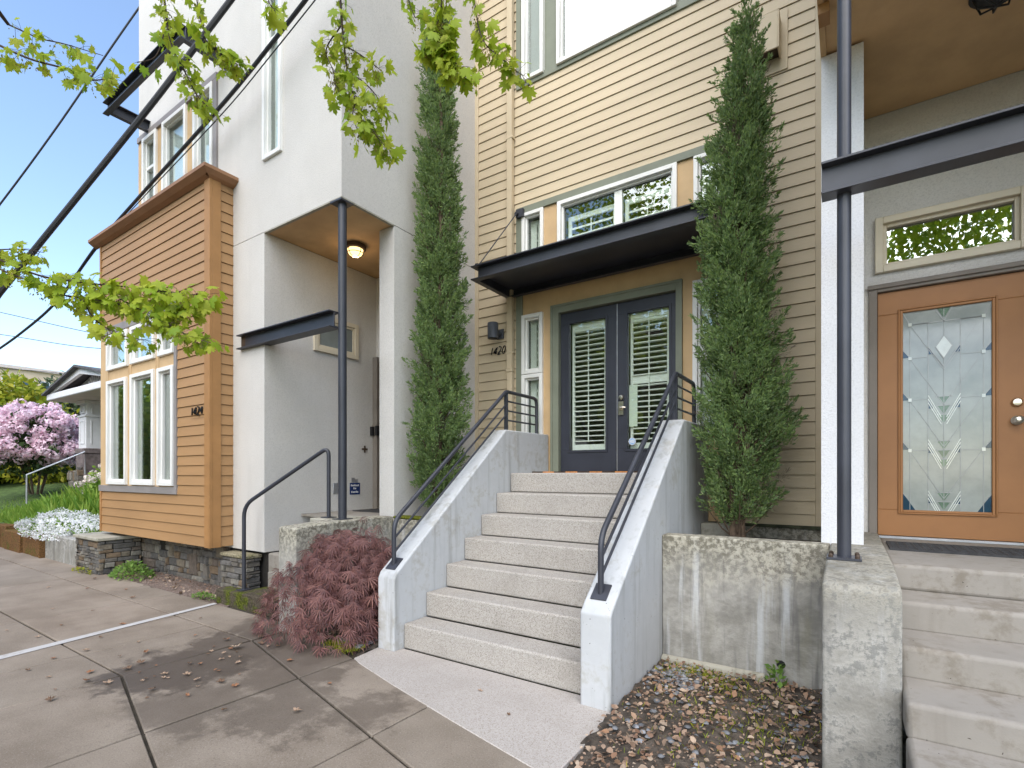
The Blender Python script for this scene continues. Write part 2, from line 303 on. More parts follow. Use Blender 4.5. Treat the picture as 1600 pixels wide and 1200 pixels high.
# ------------------------------------------------------------------ mesh helpers
def tag(o, label=None, cat=None, group=None, kind=None):
    if label: o['label'] = label
    if cat: o['category'] = cat
    if group: o['group'] = group
    if kind: o['kind'] = kind
    return o
def thing(name, loc, label, cat, group=None):
    o = bpy.data.objects.new(name, None); COL.objects.link(o); o.location = loc
    o.empty_display_size = 0.2
    return tag(o, label, cat, group)
def origin_of(o):
    v = Vector((0, 0, 0))
    while o is not None: v = v + o.location; o = o.parent
    return v
class MB:
    def __init__(s): s.v = []; s.f = []
    def add(s, vs, fs):
        k = len(s.v); s.v.extend([tuple(p) for p in vs]); s.f.extend([tuple(i + k for i in f) for f in fs]); return s
    def box(s, x0, x1, y0, y1, z0, z1):
        return s.add([(x0, y0, z0), (x1, y0, z0), (x1, y1, z0), (x0, y1, z0), (x0, y0, z1), (x1, y0, z1), (x1, y1, z1), (x0, y1, z1)],
                     [(0, 3, 2, 1), (4, 5, 6, 7), (0, 1, 5, 4), (1, 2, 6, 5), (2, 3, 7, 6), (3, 0, 4, 7)])
    def prism_x(s, poly, x0, x1):                                    # poly in (y, z)
        n = len(poly)
        vs = [(x0, a, b) for a, b in poly] + [(x1, a, b) for a, b in poly]
        return s.add(vs, [tuple(range(n))[::-1], tuple(range(n, 2 * n))] + [(i, (i + 1) % n, n + (i + 1) % n, n + i) for i in range(n)])
    def prism_y(s, poly, y0, y1):                                    # poly in (x, z)
        n = len(poly)
        vs = [(a, y0, b) for a, b in poly] + [(a, y1, b) for a, b in poly]
        return s.add(vs, [tuple(range(n)), tuple(range(n, 2 * n))[::-1]] + [(i, n + i, n + (i + 1) % n, (i + 1) % n) for i in range(n)])
    def prism_z(s, poly, z0, z1):
        n = len(poly)
        vs = [(a, b, z0) for a, b in poly] + [(a, b, z1) for a, b in poly]
        return s.add(vs, [tuple(range(n))[::-1], tuple(range(n, 2 * n))] + [(i, (i + 1) % n, n + (i + 1) % n, n + i) for i in range(n)])
    def tube(s, pts, r, seg=10, cap=True):
        pts = [Vector(p) for p in pts]; n = len(pts); rs = r if isinstance(r, (list, tuple)) else [r] * n
        rings = []; up = None
        for i, p in enumerate(pts):
            t = (pts[min(i + 1, n - 1)] - pts[max(i - 1, 0)]).normalized()
            if up is None:
                up = Vector((0, 0, 1)) if abs(t.z) < 0.9 else Vector((1, 0, 0))
            a = t.cross(up)
            if a.length < 1e-4: a = t.cross(Vector((0.3, 1, 0.2)))
            a.normalize(); b = a.cross(t).normalized(); up = b
            rings.append([p + (a * math.cos(q) + b * math.sin(q)) * rs[i] for q in [2 * PI * k / seg for k in range(seg)]])
        vs = [q for ring in rings for q in ring]; fs = []
        for i in range(n - 1):
            for k in range(seg):
                fs.append((i * seg + k, i * seg + (k + 1) % seg, (i + 1) * seg + (k + 1) % seg, (i + 1) * seg + k))
        if cap: fs.append(tuple(range(seg))[::-1]); fs.append(tuple(range((n - 1) * seg, n * seg)))
        return s.add(vs, fs)
    def lathe(s, c, prof, seg=20, axis='z'):                         # prof: (radius, offset)
        vs = []; fs = []
        for r, h in prof:
            for k in range(seg):
                q = 2 * PI * k / seg; a, b = r * math.cos(q), r * math.sin(q)
                vs.append((c[0] + a, c[1] + b, c[2] + h) if axis == 'z' else ((c[0] + a, c[1] - h, c[2] + b) if axis == 'y' else (c[0] + h, c[1] + a, c[2] + b)))
        for i in range(len(prof) - 1):
            for k in range(seg):
                fs.append((i * seg + k, i * seg + (k + 1) % seg, (i + 1) * seg + (k + 1) % seg, (i + 1) * seg + k))
        fs.append(tuple(range(seg))[::-1]); fs.append(tuple(range((len(prof) - 1) * seg, len(prof) * seg)))
        return s.add(vs, fs)
    def build(s, name, mat, parent=None, smooth=False, bevel=0.0, seg=2, rough=0.0):
        me = bpy.data.meshes.new(name); o = bpy.data.objects.new(name, me); COL.objects.link(o)
        off = Vector((0, 0, 0))
        if parent is not None: o.parent = parent; off = origin_of(parent)
        me.from_pydata([(p[0] - off.x, p[1] - off.y, p[2] - off.z) for p in s.v], [], s.f)
        bm = bmesh.new(); bm.from_mesh(me); bmesh.ops.recalc_face_normals(bm, faces=bm.faces[:]); bm.to_mesh(me); bm.free()
        me.materials.append(MAT[mat] if isinstance(mat, str) else mat)
        if smooth:
            for p in me.polygons: p.use_smooth = True
            try: me.set_sharp_from_angle(angle=rad(42))
            except Exception: pass
        if bevel > 0:
            b = o.modifiers.new('bevel', 'BEVEL'); b.width = bevel; b.segments = seg; b.limit_method = 'ANGLE'; b.angle_limit = rad(40); b.harden_normals = False
            for p in me.polygons: p.use_smooth = True
            try: me.set_sharp_from_angle(angle=rad(75))
            except Exception: pass
        return o
def arc(p0, p1, p2, r, n=5):                                         # rounded corner at p1
    p0, p1, p2 = Vector(p0), Vector(p1), Vector(p2)
    a = (p0 - p1).normalized(); b = (p2 - p1).normalized()
    s = p1 + a * r; e = p1 + b * r
    return [tuple((s * (1 - t) ** 2 + p1 * 2 * t * (1 - t) + e * t * t)) for t in [i / n for i in range(n + 1)]]
def spline(pts, n=6):                                                # Catmull-Rom through points
    P = [Vector(p) for p in pts]; P = [P[0] * 2 - P[1]] + P + [P[-1] * 2 - P[-2]]; out = []
    for i in range(1, len(P) - 2):
        for k in range(n):
            t = k / n
            out.append(0.5 * ((2 * P[i]) + (P[i + 1] - P[i - 1]) * t + (2 * P[i - 1] - 5 * P[i] + 4 * P[i + 1] - P[i + 2]) * t * t + (3 * P[i] - P[i - 1] - 3 * P[i + 1] + P[i + 2]) * t ** 3))
    out.append(P[-2]); return out
def minus(a, b, holes):
    iv = [(a, b)]
    for h0, h1 in holes:
        nx = []
        for p, q in iv:
            if h1 <= p or h0 >= q: nx.append((p, q)); continue
            if h0 > p: nx.append((p, h0))
            if h1 < q: nx.append((h1, q))
        iv = nx
    return [(p, q) for p, q in iv if q - p > 0.004]
def holed(mb, axis, u0, u1, z0, z1, o0, o1, holes):                  # a wall slab with rectangular openings; axis 'x' lies along x, o = y range
    zs = sorted({z0, z1, *[max(z0, min(z1, h[k])) for h in holes for k in (2, 3)]})
    for za, zb in zip(zs, zs[1:]):
        if zb - za < 1e-4: continue
        zm = (za + zb) / 2
        for p, q in minus(u0, u1, [(h[0], h[1]) for h in holes if h[2] < zm < h[3]]):
            if axis == 'x': mb.box(p, q, o0, o1, za, zb)
            else: mb.box(o0, o1, p, q, za, zb)
def siding(mb, axis, face, sign, u0, u1, z0, z1, ex, holes=(), zref=0.0):
    """lap boards: face = plane of the sheathing, sign = outward direction, u along the wall"""
    k0 = math.floor((z0 - zref) / ex)
    z = zref + k0 * ex
    while z < z1 - 0.01:
        za, zb = max(z, z0), min(z + ex, z1)
        cuts = sorted({za, zb, *[max(za, min(zb, h[k])) for h in holes for k in (2, 3)]})
        for ca, cb in zip(cuts, cuts[1:]):
            if cb - ca < 0.006: continue
            zm = (ca + cb) / 2
            for p, q in minus(u0, u1, [(h[0], h[1]) for h in holes if h[2] < zm < h[3]]):
                def off(zz): return 0.016 - 0.012 * (zz - z) / ex
                zt = cb - (0.007 if abs(cb - (z + ex)) < 1e-6 else 0)
                prof = [(off(ca), ca), (off(zt), zt), (-0.012, zt), (-0.012, ca)]
                j = 0.0006
                if axis == 'x': mb.prism_x([(face + sign * a, b) for a, b in prof], p, q)
                else: mb.prism_y([(face + sign * a, b) for a, b in prof], p, q)
        z += ex
    return mb
def frame_x(mb, x0, x1, z0, z1, w, y0, y1):                          # frame in a wall along x
    mb.box(x0, x0 + w, y0, y1, z0, z1); mb.box(x1 - w, x1, y0, y1, z0, z1)
    mb.box(x0 + w, x1 - w, y0, y1, z1 - w, z1); mb.box(x0 + w, x1 - w, y0, y1, z0, z0 + w)
def window_x(parent, x0, x1, z0, z1, wy, fw=0.05, mat='white_frame', glass='glass', pane_backing=None, mid=None, inset=0.05, name='window', sill=False):
    """window in a wall facing -y whose face is at y = wy"""
    mb = MB(); frame_x(mb, x0, x1, z0, z1, fw, wy - 0.028, wy + 0.06)
    s = fw * 0.55
    frame_x(mb, x0 + fw - 0.004, x1 - fw + 0.004, z0 + fw - 0.004, z1 - fw + 0.004, s, wy + 0.012, wy + 0.053)
    if mid: mb.box(x0 + fw + s - 0.004, x1 - fw - s + 0.004, wy + 0.014, wy + 0.07, mid - 0.025, mid + 0.025)
    if sill: mb.box(x0 - 0.02, x1 + 0.02, wy - 0.05, wy - 0.029, z0 - 0.012, z0 + 0.03)
    o = mb.build(name, mat, parent, bevel=0.004, seg=1)
    gx0, gx1, gz0, gz1 = x0 + fw + s - 0.006, x1 - fw - s + 0.006, z0 + fw + s - 0.006, z1 - fw - s + 0.006
    MB().box(gx0, gx1, wy + inset, wy + inset + 0.006, gz0, gz1).build('pane', glass, o)
    if pane_backing == 'roller':
        MB().box(gx0, gx1, wy + 0.10, wy + 0.104, gz0, gz1).build('blind', 'roller_blind', o)  # added white sheet behind the pane, imitates the reflected sky
    elif pane_backing == 'louver':
        b = MB(); louvers(b, gx0, gx1, gz0, gz1, wy + 0.13, 0.085, 0.06, 55)
        b.build('shutter', 'shutter_white', o)
    return o
def louvers(b, x0, x1, z0, z1, y, pitch, depth, ang, stile=0.035, rod=True, skip=(), t=0.005):
    b.box(x0, x0 + stile, y - 0.012, y + 0.012, z0, z1); b.box(x1 - stile, x1, y - 0.012, y + 0.012, z0, z1)
    b.box(x0 + stile, x1 - stile, y - 0.0125, y + 0.0125, z1 - 0.06, z1); b.box(x0 + stile, x1 - stile, y - 0.0125, y + 0.0125, z0, z0 + 0.07)
    z = z0 + 0.07 + pitch * 0.7; ca, sa = math.cos(rad(ang)) * depth / 2, math.sin(rad(ang)) * depth / 2
    while z < z1 - 0.09:
        if not any(p < z < q for p, q in skip):
            b.prism_x([(y - sa, z - ca * 0.0 - t), (y - sa, z + t), (y + sa, z + ca * 2 + t), (y + sa, z + ca * 2 - t)], x0 + stile + 0.001, x1 - stile - 0.001)
        z += pitch
    if rod: b.box((x0 + x1) / 2 - 0.006, (x0 + x1) / 2 + 0.006, y - sa - 0.012, y - sa - 0.002, z0 + 0.1, z1 - 0.1)
def ibeam_x(mb, x0, x1, yc, z0, z1, wf=0.12, tf=0.014, tw=0.012):
    mb.box(x0, x1, yc - wf / 2, yc + wf / 2, z1 - tf, z1); mb.box(x0, x1, yc - wf / 2, yc + wf / 2, z0, z0 + tf)
    mb.box(x0, x1, yc - tw / 2, yc + tw / 2, z0 + tf, z1 - tf)
def text_mesh(name, body, mat, parent, loc, size, rot, shear=0.0, ext=0.006, sx=1.0, thin=-0.012):
    cu = bpy.data.curves.new(name, 'FONT'); cu.body = body; cu.size = size; cu.shear = shear; cu.extrude = ext; cu.resolution_u = 3; cu.offset = thin
    t = bpy.data.objects.new('tmp', cu); COL.objects.link(t)
    dg = bpy.context.evaluated_depsgraph_get(); me = bpy.data.meshes.new_from_object(t.evaluated_get(dg)); me.name = name
    bpy.data.objects.remove(t); bpy.data.curves.remove(cu)
    R = Matrix.Translation(Vector(loc) - (origin_of(parent) if parent else Vector())) @ rot.to_4x4() @ Matrix.Diagonal((sx, 1, 1, 1))
    me.transform(R); me.materials.clear(); me.materials.append(MAT[mat])
    o = bpy.data.objects.new(name, me); COL.objects.link(o); o.parent = parent; return o
FACE_Y = Matrix(((1, 0, 0), (0, 0, -1), (0, 1, 0)))                  # text standing up, readable from -y
FACE_X = Matrix(((0, 0, 1), (1, 0, 0), (0, 1, 0)))                   # readable from +x
# --- many small faces at once
def np_mesh(name, V, F, mat, parent=None, smooth=False):
    V = np.asarray(V, dtype=np.float32); F = np.asarray(F, dtype=np.int32); k = F.shape[1]
    me = bpy.data.meshes.new(name); o = bpy.data.objects.new(name, me); COL.objects.link(o)
    if parent is not None: o.parent = parent; V = V - np.array(origin_of(parent), dtype=np.float32)
    me.vertices.add(len(V)); me.vertices.foreach_set('co', V.ravel())
    me.loops.add(F.size); me.loops.foreach_set('vertex_index', F.ravel())
    me.polygons.add(len(F)); me.polygons.foreach_set('loop_start', np.arange(0, F.size, k, dtype=np.int32)); me.polygons.foreach_set('loop_total', np.full(len(F), k, dtype=np.int32))
    me.update(calc_edges=True); me.validate()
    me.materials.append(MAT[mat] if isinstance(mat, str) else mat)
    return o
def unit(a): return a / np.maximum(np.linalg.norm(a, axis=-1, keepdims=True), 1e-9)
def scatter(C, D, N, S, shape, faces):
    """place the little shape (k,3: along, across, lift) at C, pointing along D with upper side N, size S"""
    C = np.asarray(C); D = unit(np.asarray(D)); N = np.asarray(N); X = unit(np.cross(N, D)); N = unit(np.cross(D, X))
    S = np.asarray(S).reshape(-1, 1, 1); sh = np.asarray(shape)[None]
    V = C[:, None] + S * (sh[..., 0:1] * D[:, None] + sh[..., 1:2] * X[:, None] + sh[..., 2:3] * N[:, None])
    k = len(shape); F = np.asarray(faces)[None] + (np.arange(len(C)) * k)[:, None, None]
    return V.reshape(-1, 3), F.reshape(-1, np.asarray(faces).shape[1])
def rdir(n): return unit(RNG.normal(size=(n, 3)))
LEAF4 = ([(0, 0, 0), (0.5, 0.28, 0.05), (1, 0, -0.05), (0.5, -0.28, 0.05)], [(0, 1, 2, 3)])
BLADE = ([(0, 0.06, 0), (0, -0.06, 0), (0.55, 0.05, 0.03), (0.55, -0.05, 0.03), (1, 0.0, -0.12)], [(0, 1, 3), (0, 3, 2), (2, 3, 4)])
def maple_shape():
    half = [(0.0, 0.02), (0.10, 0.17), (-0.04, 0.46), (0.13, 0.40), (0.21, 0.48), (0.27, 0.36), (0.45, 0.60), (0.50, 0.44), (0.66, 0.50), (0.62, 0.28), (0.56, 0.17), (0.78, 0.20), (0.80, 0.12), (1.0, 0.0)]
    z = lambda x, y: -0.20 * x * x - 0.22 * abs(y) + 0.05
    V = [(x, 0.0, z(x, 0)) for x, y in half] + [(x, y, z(x, y)) for x, y in half] + [(x, -y, z(x, y)) for x, y in half]
    n = len(half); F = []
    mid = [(0.0), ]
    V = [(0.35, 0, z(0.35, 0) + 0.03)] + [(x, y, z(x, y)) for x, y in half] + [(x, -y, z(x, y)) for x, y in half[::-1][1:]]
    m = len(V) - 1
    F = [(0, i, i + 1) for i in range(1, m)] + [(0, m, 1)]
    return V, F
MAPLE = maple_shape()

# ================================================================== THE SETTING
def struct(mb, name, mat, **k): return tag(mb.build(name, mat, None, **k), kind='structure')
g = MB(); g.add([(-160, -160, -0.2), (160, -160, -0.2), (160, 160, -0.2), (-160, 160, -0.2)], [(0, 1, 2, 3)]); struct(g, 'ground', 'lawn')
g = MB(); g.box(-120, 60, -9.6, -2.0, -0.19, -0.13); struct(g, 'road', 'asphalt')
g = MB(); g.box(-120, 60, -2.0, -1.84, -0.19, 0.0); struct(g, 'kerb', 'apron_concrete', bevel=0.02)
def bend(x): return -0.25 * max(0.0, min(x, 3.0) + 4.5)
# sidewalk: separate slabs over a dirt-filled bed
g = MB(); xs = [-60, -14, -9, -4.5, -1.2, 3.0, 20]
for a, b in zip(xs, xs[1:]):
    g.add([(a, -1.83, -0.016), (b, -1.83, -0.016), (b, 3.08 + bend(b), -0.016), (a, 3.08 + bend(a), -0.016)], [(0, 1, 2, 3)])
struct(g, 'joint_soil', 'joint_dirt')
ys = [(-1.83, 0.006), (-1.38, 0.014), (-0.40, 0.014), (0.57, 0.014), (1.555, 0.018), (2.535, 0.018), (3.02, 0.01)]
cx = [(-60, .006), (-40, .006), (-25, .006), (-17, .006), (-13.8, .01), (-12.3, .006), (-10.85, .008), (-9.4, .005), (-7.9, .008), (-7.05, .005), (-5.93, .006), (-5.31, .007), (-4.51, .018), (-3.40, .018), (-2.3, .012), (-1.2, .012), (-0.1, .012), (1.0, .012), (2.1, .012), (3.0, .012), (9, .012), (20, .01)]
g = MB(); rr = random.Random(5)
for (xa, ga), (xb, gb) in zip(cx, cx[1:]):
    for (ya, ha), (yb, hb) in zip(ys, ys[1:]):
        z = rr.uniform(-0.003, 0.001); a, b = xa + ga / 2, xb - gb / 2; c, d_ = ya + ha / 2, yb - hb / 2
        sk = 0.035 if xa > -5 else 0.0
        q = [(a - sk * (2 - c), c + bend(a)), (b - sk * (2 - c), c + bend(b)), (b - sk * (2 - d_), d_ + bend(b)), (a - sk * (2 - d_), d_ + bend(a))]
        g.prism_z(q, -0.05, z)
struct(g, 'sidewalk', 'slab', bevel=0.006, seg=2)
g = MB(); px = lambda y: -6.14 + (3.02 - y) * 0.184
for k in range(8):
    y0, y1 = -0.4 + k * 3.42 / 8, -0.4 + (k + 1) * 3.42 / 8
    wd = lambda y: 0.038 + 0.010 * (3 - y)
    g.add([(px(y0) - wd(y0) + .02, y0, 0.0045), (px(y0) + wd(y0) + .02, y0, 0.0045), (px(y1) + wd(y1) + .02, y1, 0.0045), (px(y1) - wd(y1) + .02, y1, 0.0045)], [(0, 1, 2, 3)])
struct(g, 'painted_line', painted_concrete('line_paint', (0.47, 0.46, 0.45), (0.30, 0.27, 0.24), (0.42, 0.40, 0.38), 0.55, 0.3))
g = MB(); g.prism_z([(-3.395, 3.028), (-3.36, 2.745), (-3.23, 2.69), (-2.72, 2.55), (-2.0, 2.37), (-1.22, 2.19), (-1.215, 3.0), (-1.26, 3.012), (-1.45, 3.026), (-1.46, 3.13), (-3.20, 3.13), (-3.203, 3.028)], -0.04, 0.005)
struct(g, 'entry_apron', 'apron_concrete', bevel=0.006)
# soil of the beds (gently uneven)
def soil_sheet(name, x0, x1, y0, y1, zf, mat, step=0.09, amp=0.02, keep=None):
    nx, ny = int((x1 - x0) / step) + 1, int((y1 - y0) / step) + 1
    X, Y = np.meshgrid(np.linspace(x0, x1, nx), np.linspace(y0, y1, ny)); Z = zf(X, Y) + RNG.normal(size=X.shape) * amp
    V = np.stack([X, Y, Z], -1).reshape(-1, 3); i = np.arange(nx * ny).reshape(ny, nx)
    F = np.stack([i[:-1, :-1], i[:-1, 1:], i[1:, 1:], i[1:, :-1]], -1).reshape(-1, 4)
    return tag(np_mesh(name, V, F, mat), kind='structure')
soil_sheet('dirt_bed', -1.24, 0.6, 1.7, 4.04, lambda X, Y: -0.035 + 0.06 * np.clip((Y - (2.0 - 0.25 * (X + 0.1))) / 0.5, 0, 1), 'soil', 0.05, 0.012)
soil_sheet('planting_soil', -4.36, -3.42, 2.66, 4.03, lambda X, Y: -0.03 + 0.06 * np.clip((Y - 2.80 - 0.25 * np.abs(X + 3.5)) / 0.3, 0, 1), 'soil', 0.05, 0.010)
soil_sheet('gravel_strip', -9.25, -5.9, 2.98, 3.46, lambda X, Y: -0.012 + 0.035 * np.clip((Y - 3.05) / 0.2, 0, 1), M('gravel', (0.17, 0.125, 0.10), 0.95, 0.5, 60, bump=0.9, bscale=60, bdist=0.02), 0.05, 0.008)
soil_sheet('garden_ground', -46, -10.3, 3.12, 26, lambda X, Y: 0.42 + 0.5 * np.clip((Y - 3.6) / 2.6, 0, 1) + 0.35 * np.clip((-X - 16) / 10, 0, 1), 'lawn', 0.45, 0.03)

# ================================================================== TAN HOUSE IN THE MIDDLE
H2 = thing('tan_house', (-2.3, 5.7, 0.0), 'tan lap-sided house with dark double doors under a black steel canopy', 'house')
FY = 5.70; EX = 0.1287
PX0, PX1, PZ1 = -3.69, -1.0, 5.025
UX0, UX1, UZ0, UZ1 = -3.69, -1.0, 6.60, 8.3
b = MB(); siding(b, 'x', FY, -1, -4.325, -0.268, 1.0, 10.5, EX, [(PX0, PX1, 0.9, PZ1), (UX0, UX1, UZ0, UZ1)], 2.012)
holed(b, 'x', -4.40, -0.10, 0.98, 10.5, FY + 0.013, FY + 0.2, [(PX0 + .02, PX1 - .02, 0.9, PZ1 - .02), (UX0 + .02, UX1 - .02, UZ0 + .02, UZ1 - .02)])
b.build('siding', 'tan_siding', H2)
b = MB(); b.box(-4.385, -4.326, FY - 0.026, FY + 0.01, 1.0, 10.5); b.box(-0.267, -0.17, FY - 0.026, FY + 0.01, 1.0, 10.5)
b.build('corner_board', 'tan_siding', H2, bevel=0.004)
MB().box(-4.38, -0.1, FY - 0.012, FY + 0.2, 0.0, 0.968).build('foundation', 'weathered', H2)
MB().box(-4.34, -0.15, FY - 0.035, FY + 0.0, 0.969, 0.998).build('flashing', 'flashing', H2)
# entry bay: sage trim, ochre panels, windows
b = MB(); b.box(PX0, PX0 + 0.095, FY - 0.03, FY + 0.03, 1.45, PZ1); b.box(PX1 - 0.095, PX1, FY - 0.03, FY + 0.03, 1.45, PZ1); b.box(PX0 + .095, PX1 - .095, FY - 0.03, FY + 0.03, PZ1 - 0.085, PZ1)
b.build('entry_trim', 'sage_trim', H2, bevel=0.003)
WL = [(-3.60, -3.275, 4.02, 4.935), (-3.07, -1.578, 4.02, 4.938), (-1.40, -1.10, 4.02, 4.935), (-3.603, -3.283, 2.812, 3.592), (-3.603, -3.283, 1.93, 2.806), (-1.41, -1.09, 2.812, 3.592), (-1.41, -1.09, 1.93, 2.806)]
DOORH = (-3.14, -1.545, 1.40, 3.615)
b = MB(); holed(b, 'x', PX0 + 0.095, PX1 - 0.095, 1.0, PZ1 - 0.085, FY - 0.004, FY + 0.05, [(p + .02, q - .02, r + .02, s - .02) for p, q, r, s in WL] + [DOORH])
for x in (-3.09, -2.44, -2.335, -1.56): b.box(x - 0.004, x + 0.004, FY - 0.009, FY - 0.0045, 3.66, 4.0)
b.build('entry_panel', 'ochre_panel', H2)
for i, (p, q, r, s) in enumerate(WL):
    wy = FY - 0.012
    if i == 1:
        o = window_x(H2, p, q, r, s, wy, 0.05, glass='glass_clear', name='window')
        o2 = MB(); o2.box(-2.325, -2.23, wy + 0.03, wy + 0.07, r + 0.06, s - 0.08); o2.build('mullion', 'shutter_white', o)
        for a, c in ((p + .09, -2.33), (-2.225, q - .09)):
            sh = MB(); louvers(sh, a, c, r + 0.06, s - 0.17, wy + 0.13, 0.094, 0.07, 50, 0.045); sh.build('shutter', 'shutter_white', o)
    elif i in (0, 2):
        o = window_x(H2, p, q, r, s, wy, 0.045, glass='glass_clear', name='window')
        sh = MB(); louvers(sh, p + .06, q - .06, r + 0.05, s - 0.07, wy + 0.13, 0.094, 0.07, 50, 0.11, rod=False); sh.build('shutter', 'shutter_white', o)
    else:
        o = window_x(H2, p, q, r, s, wy, 0.05, 'white_frame', 'glass_clear', name='window')
        sh = MB(); louvers(sh, p + .06, q - .06, r + 0.05, s - 0.05, wy + 0.13, 0.094, 0.07, 50, 0.09, rod=False); sh.build('shutter', 'shutter_white', o)
# double doors
b = MB(); FW = 0.112
b.box(-3.165, -3.165 + FW, FY - 0.03, FY + 0.07, 1.518, 3.64); b.box(-1.52 - FW + 0.04, -1.52, FY - 0.03, FY + 0.07, 1.518, 3.64); b.box(-3.165 + FW, -1.52 - FW + .04, FY - 0.03, FY + 0.07, 3.535, 3.64)
for x0, x1 in ((-3.165 - .0, -3.135), (-1.55, -1.52)): b.box(x0, x1, FY - 0.042, FY - 0.031, 1.518, 3.64)
b.box(-3.135, -1.55, FY - 0.042, FY - 0.031, 3.612, 3.64)
b.build('door_frame', 'sage_trim', H2, bevel=0.003)
LY = FY + 0.03
for k, (x0, x1, g0, g1) in enumerate(((-3.05, -2.300, -2.926, -2.444), (-2.290, -1.596, -2.162, -1.682))):
    b = MB(); holed(b, 'x', x0, x1, 1.535, 3.53, LY, LY + 0.044, [(g0, g1, 1.80, 3.385)])
    frame_x(b, g0 - 0.032, g1 + 0.032, 1.768, 3.417, 0.03, LY - 0.010, LY - 0.0005)
    if k == 0: b.box(x1 - 0.055, x1 - 0.004, LY - 0.014, LY - 0.001, 1.54, 3.525)
    dr = b.build('door', 'charcoal_door', H2, bevel=0.003)
    if k == 1: dr['label'] = 'right door leaf with lock and sticker'
    MB().box(g0 - .001, g1 + .001, LY + 0.016, LY + 0.022, 1.799, 3.386).build('pane', 'glass_clear', dr)
    sh = MB(); sk = ((2.56, 2.66),) if k else ()
    louvers(sh, g0 + 0.01, g1 - 0.01, 1.80, 3.385, LY + 0.075, 0.0625, 0.055, 90, 0.03, skip=sk, t=0.0062)
    sh.box(g0 + .04, g1 - .04, LY + 0.071, LY + 0.10, 3.275, 3.324)
    if k: sh.box(g0 + .04, g1 - .04, LY + 0.071, LY + 0.10, 2.565, 2.655)
    sh.build('shutter', 'shutter_white', dr)
    if k:
        MB().box(g0 + 0.006, g0 + 0.105, LY + 0.030, LY + 0.032, 2.06, 2.55).build('notice', 'paper', dr)
        lk = MB(); lk.box(-2.272, -2.212, LY - 0.018, LY - 0.001, 2.20, 2.36); lk.lathe((-2.243, LY - 0.001, 2.405), [(0.033, 0), (0.033, 0.012), (0.024, 0.024), (0.018, 0.025)], 18, 'y')
        lk.lathe((-2.243, LY - 0.018, 2.275), [(0.022, 0), (0.020, 0.02), (0.012, 0.021), (0.012, 0.045)], 16, 'y'); lk.tube(arc((-2.243, LY - 0.058, 2.275), (-2.20, LY - 0.062, 2.285), (-2.135, LY - 0.05, 2.268), 0.03), 0.009, 8)
        lk.build('door_handle', 'brushed_metal', dr, smooth=True)
        st = MB(); st.lathe((-2.115, LY + 0.0155, 1.885), [(0.046, 0), (0.046, 0.001)], 8, 'y'); s1 = st.build('sticker', 'white_paint', dr)
        st = MB(); st.lathe((-2.115, LY + 0.0142, 1.885), [(0.040, 0), (0.040, 0.001)], 8, 'y')
        s2 = st.build('sticker_face', 'sticker_blue', dr)
        st = MB()
        for q, ww in ((0.014, 0.05), (0.0, 0.062), (-0.014, 0.05)): st.box(-2.115 - ww / 2, -2.115 + ww / 2, LY + 0.0118, LY + 0.0128, 1.885 + q - 0.004, 1.885 + q + 0.004)
        st.build('sticker_writing', 'white_paint', dr)
MB().box(-2.2995, -2.2905, LY - 0.002, LY + 0.012, 1.54, 3.525).build('astragal', 'grey_metal', H2)
MB().box(-3.05, -1.60, FY - 0.03, FY + 0.09, 1.516, 1.534).build('threshold', 'rust_brown', H2)
# upper windows above the canopy
b = MB(); b.box(UX0, UX0 + 0.075, FY - 0.03, FY + 0.03, UZ0, UZ1); b.box(UX1 - .075, UX1, FY - 0.03, FY + 0.03, UZ0, UZ1); b.box(UX0 + .075, UX1 - .075, FY - 0.03, FY + 0.03, UZ0, UZ0 + 0.09); b.box(UX0 + .075, UX1 - .075, FY - 0.03, FY + 0.03, UZ1 - .09, UZ1)
b.build('window_trim', 'sage_trim', H2, bevel=0.003)
W2 = [(-3.59, -3.262, UZ0 + 0.055, UZ1 - .1), (-3.07, -1.578, UZ0 + 0.055, UZ1 - .1), (-1.40, -1.10, UZ0 + 0.055, UZ1 - .1)]
b = MB(); holed(b, 'x', UX0 + .075, UX1 - .075, UZ0 + .09, UZ1 - .09, FY - 0.004, FY + 0.05, [(p + .02, q - .02, r, s - .02) for p, q, r, s in W2]); b.build('upper_panel', 'sage_trim', H2)
for i, (p, q, r, s) in enumerate(W2): window_x(H2, p, q, r, s, FY - 0.034, 0.05, pane_backing='roller' if i == 0 else 'louver')
# steel canopy
CX0, CX1 = -3.82, -0.87
b = MB(); b.box(CX0 + 0.06, CX1 - 0.06, 4.93, 4.942, 3.866, 4.004); b.box(CX0, CX1, 4.86, 4.942, 4.0045, 4.020); b.box(CX0, CX1, 4.86, 4.942, 3.85, 3.8655)
for s, xe in ((1, CX0), (-1, CX1)):
    xw = xe + s * 0.06
    b.box(min(xw, xw + s * .012), max(xw, xw + s * .012), 4.9425, FY - 0.032, 3.866, 4.004)
    b.box(min(xe, xw + s * .012), max(xe, xw + s * .012), 4.9425, FY - 0.032, 4.0045, 4.020); b.box(min(xe, xw + s * .012), max(xe, xw + s * .012), 4.9425, FY - 0.032, 3.85, 3.8655)
b.box(CX0 + .075, CX1 - .075, 5.60, FY - 0.032, 3.85, 3.864); b.box(CX0 + .075, CX1 - .075, FY - 0.046, FY - 0.033, 3.8645, 3.944)
b.box(CX0 + .0725, CX1 - .0725, 4.9425, FY - 0.0325, 3.945, 3.985)
cn = b.build('canopy', 'dark_steel', H2, bevel=0.003, seg=1)
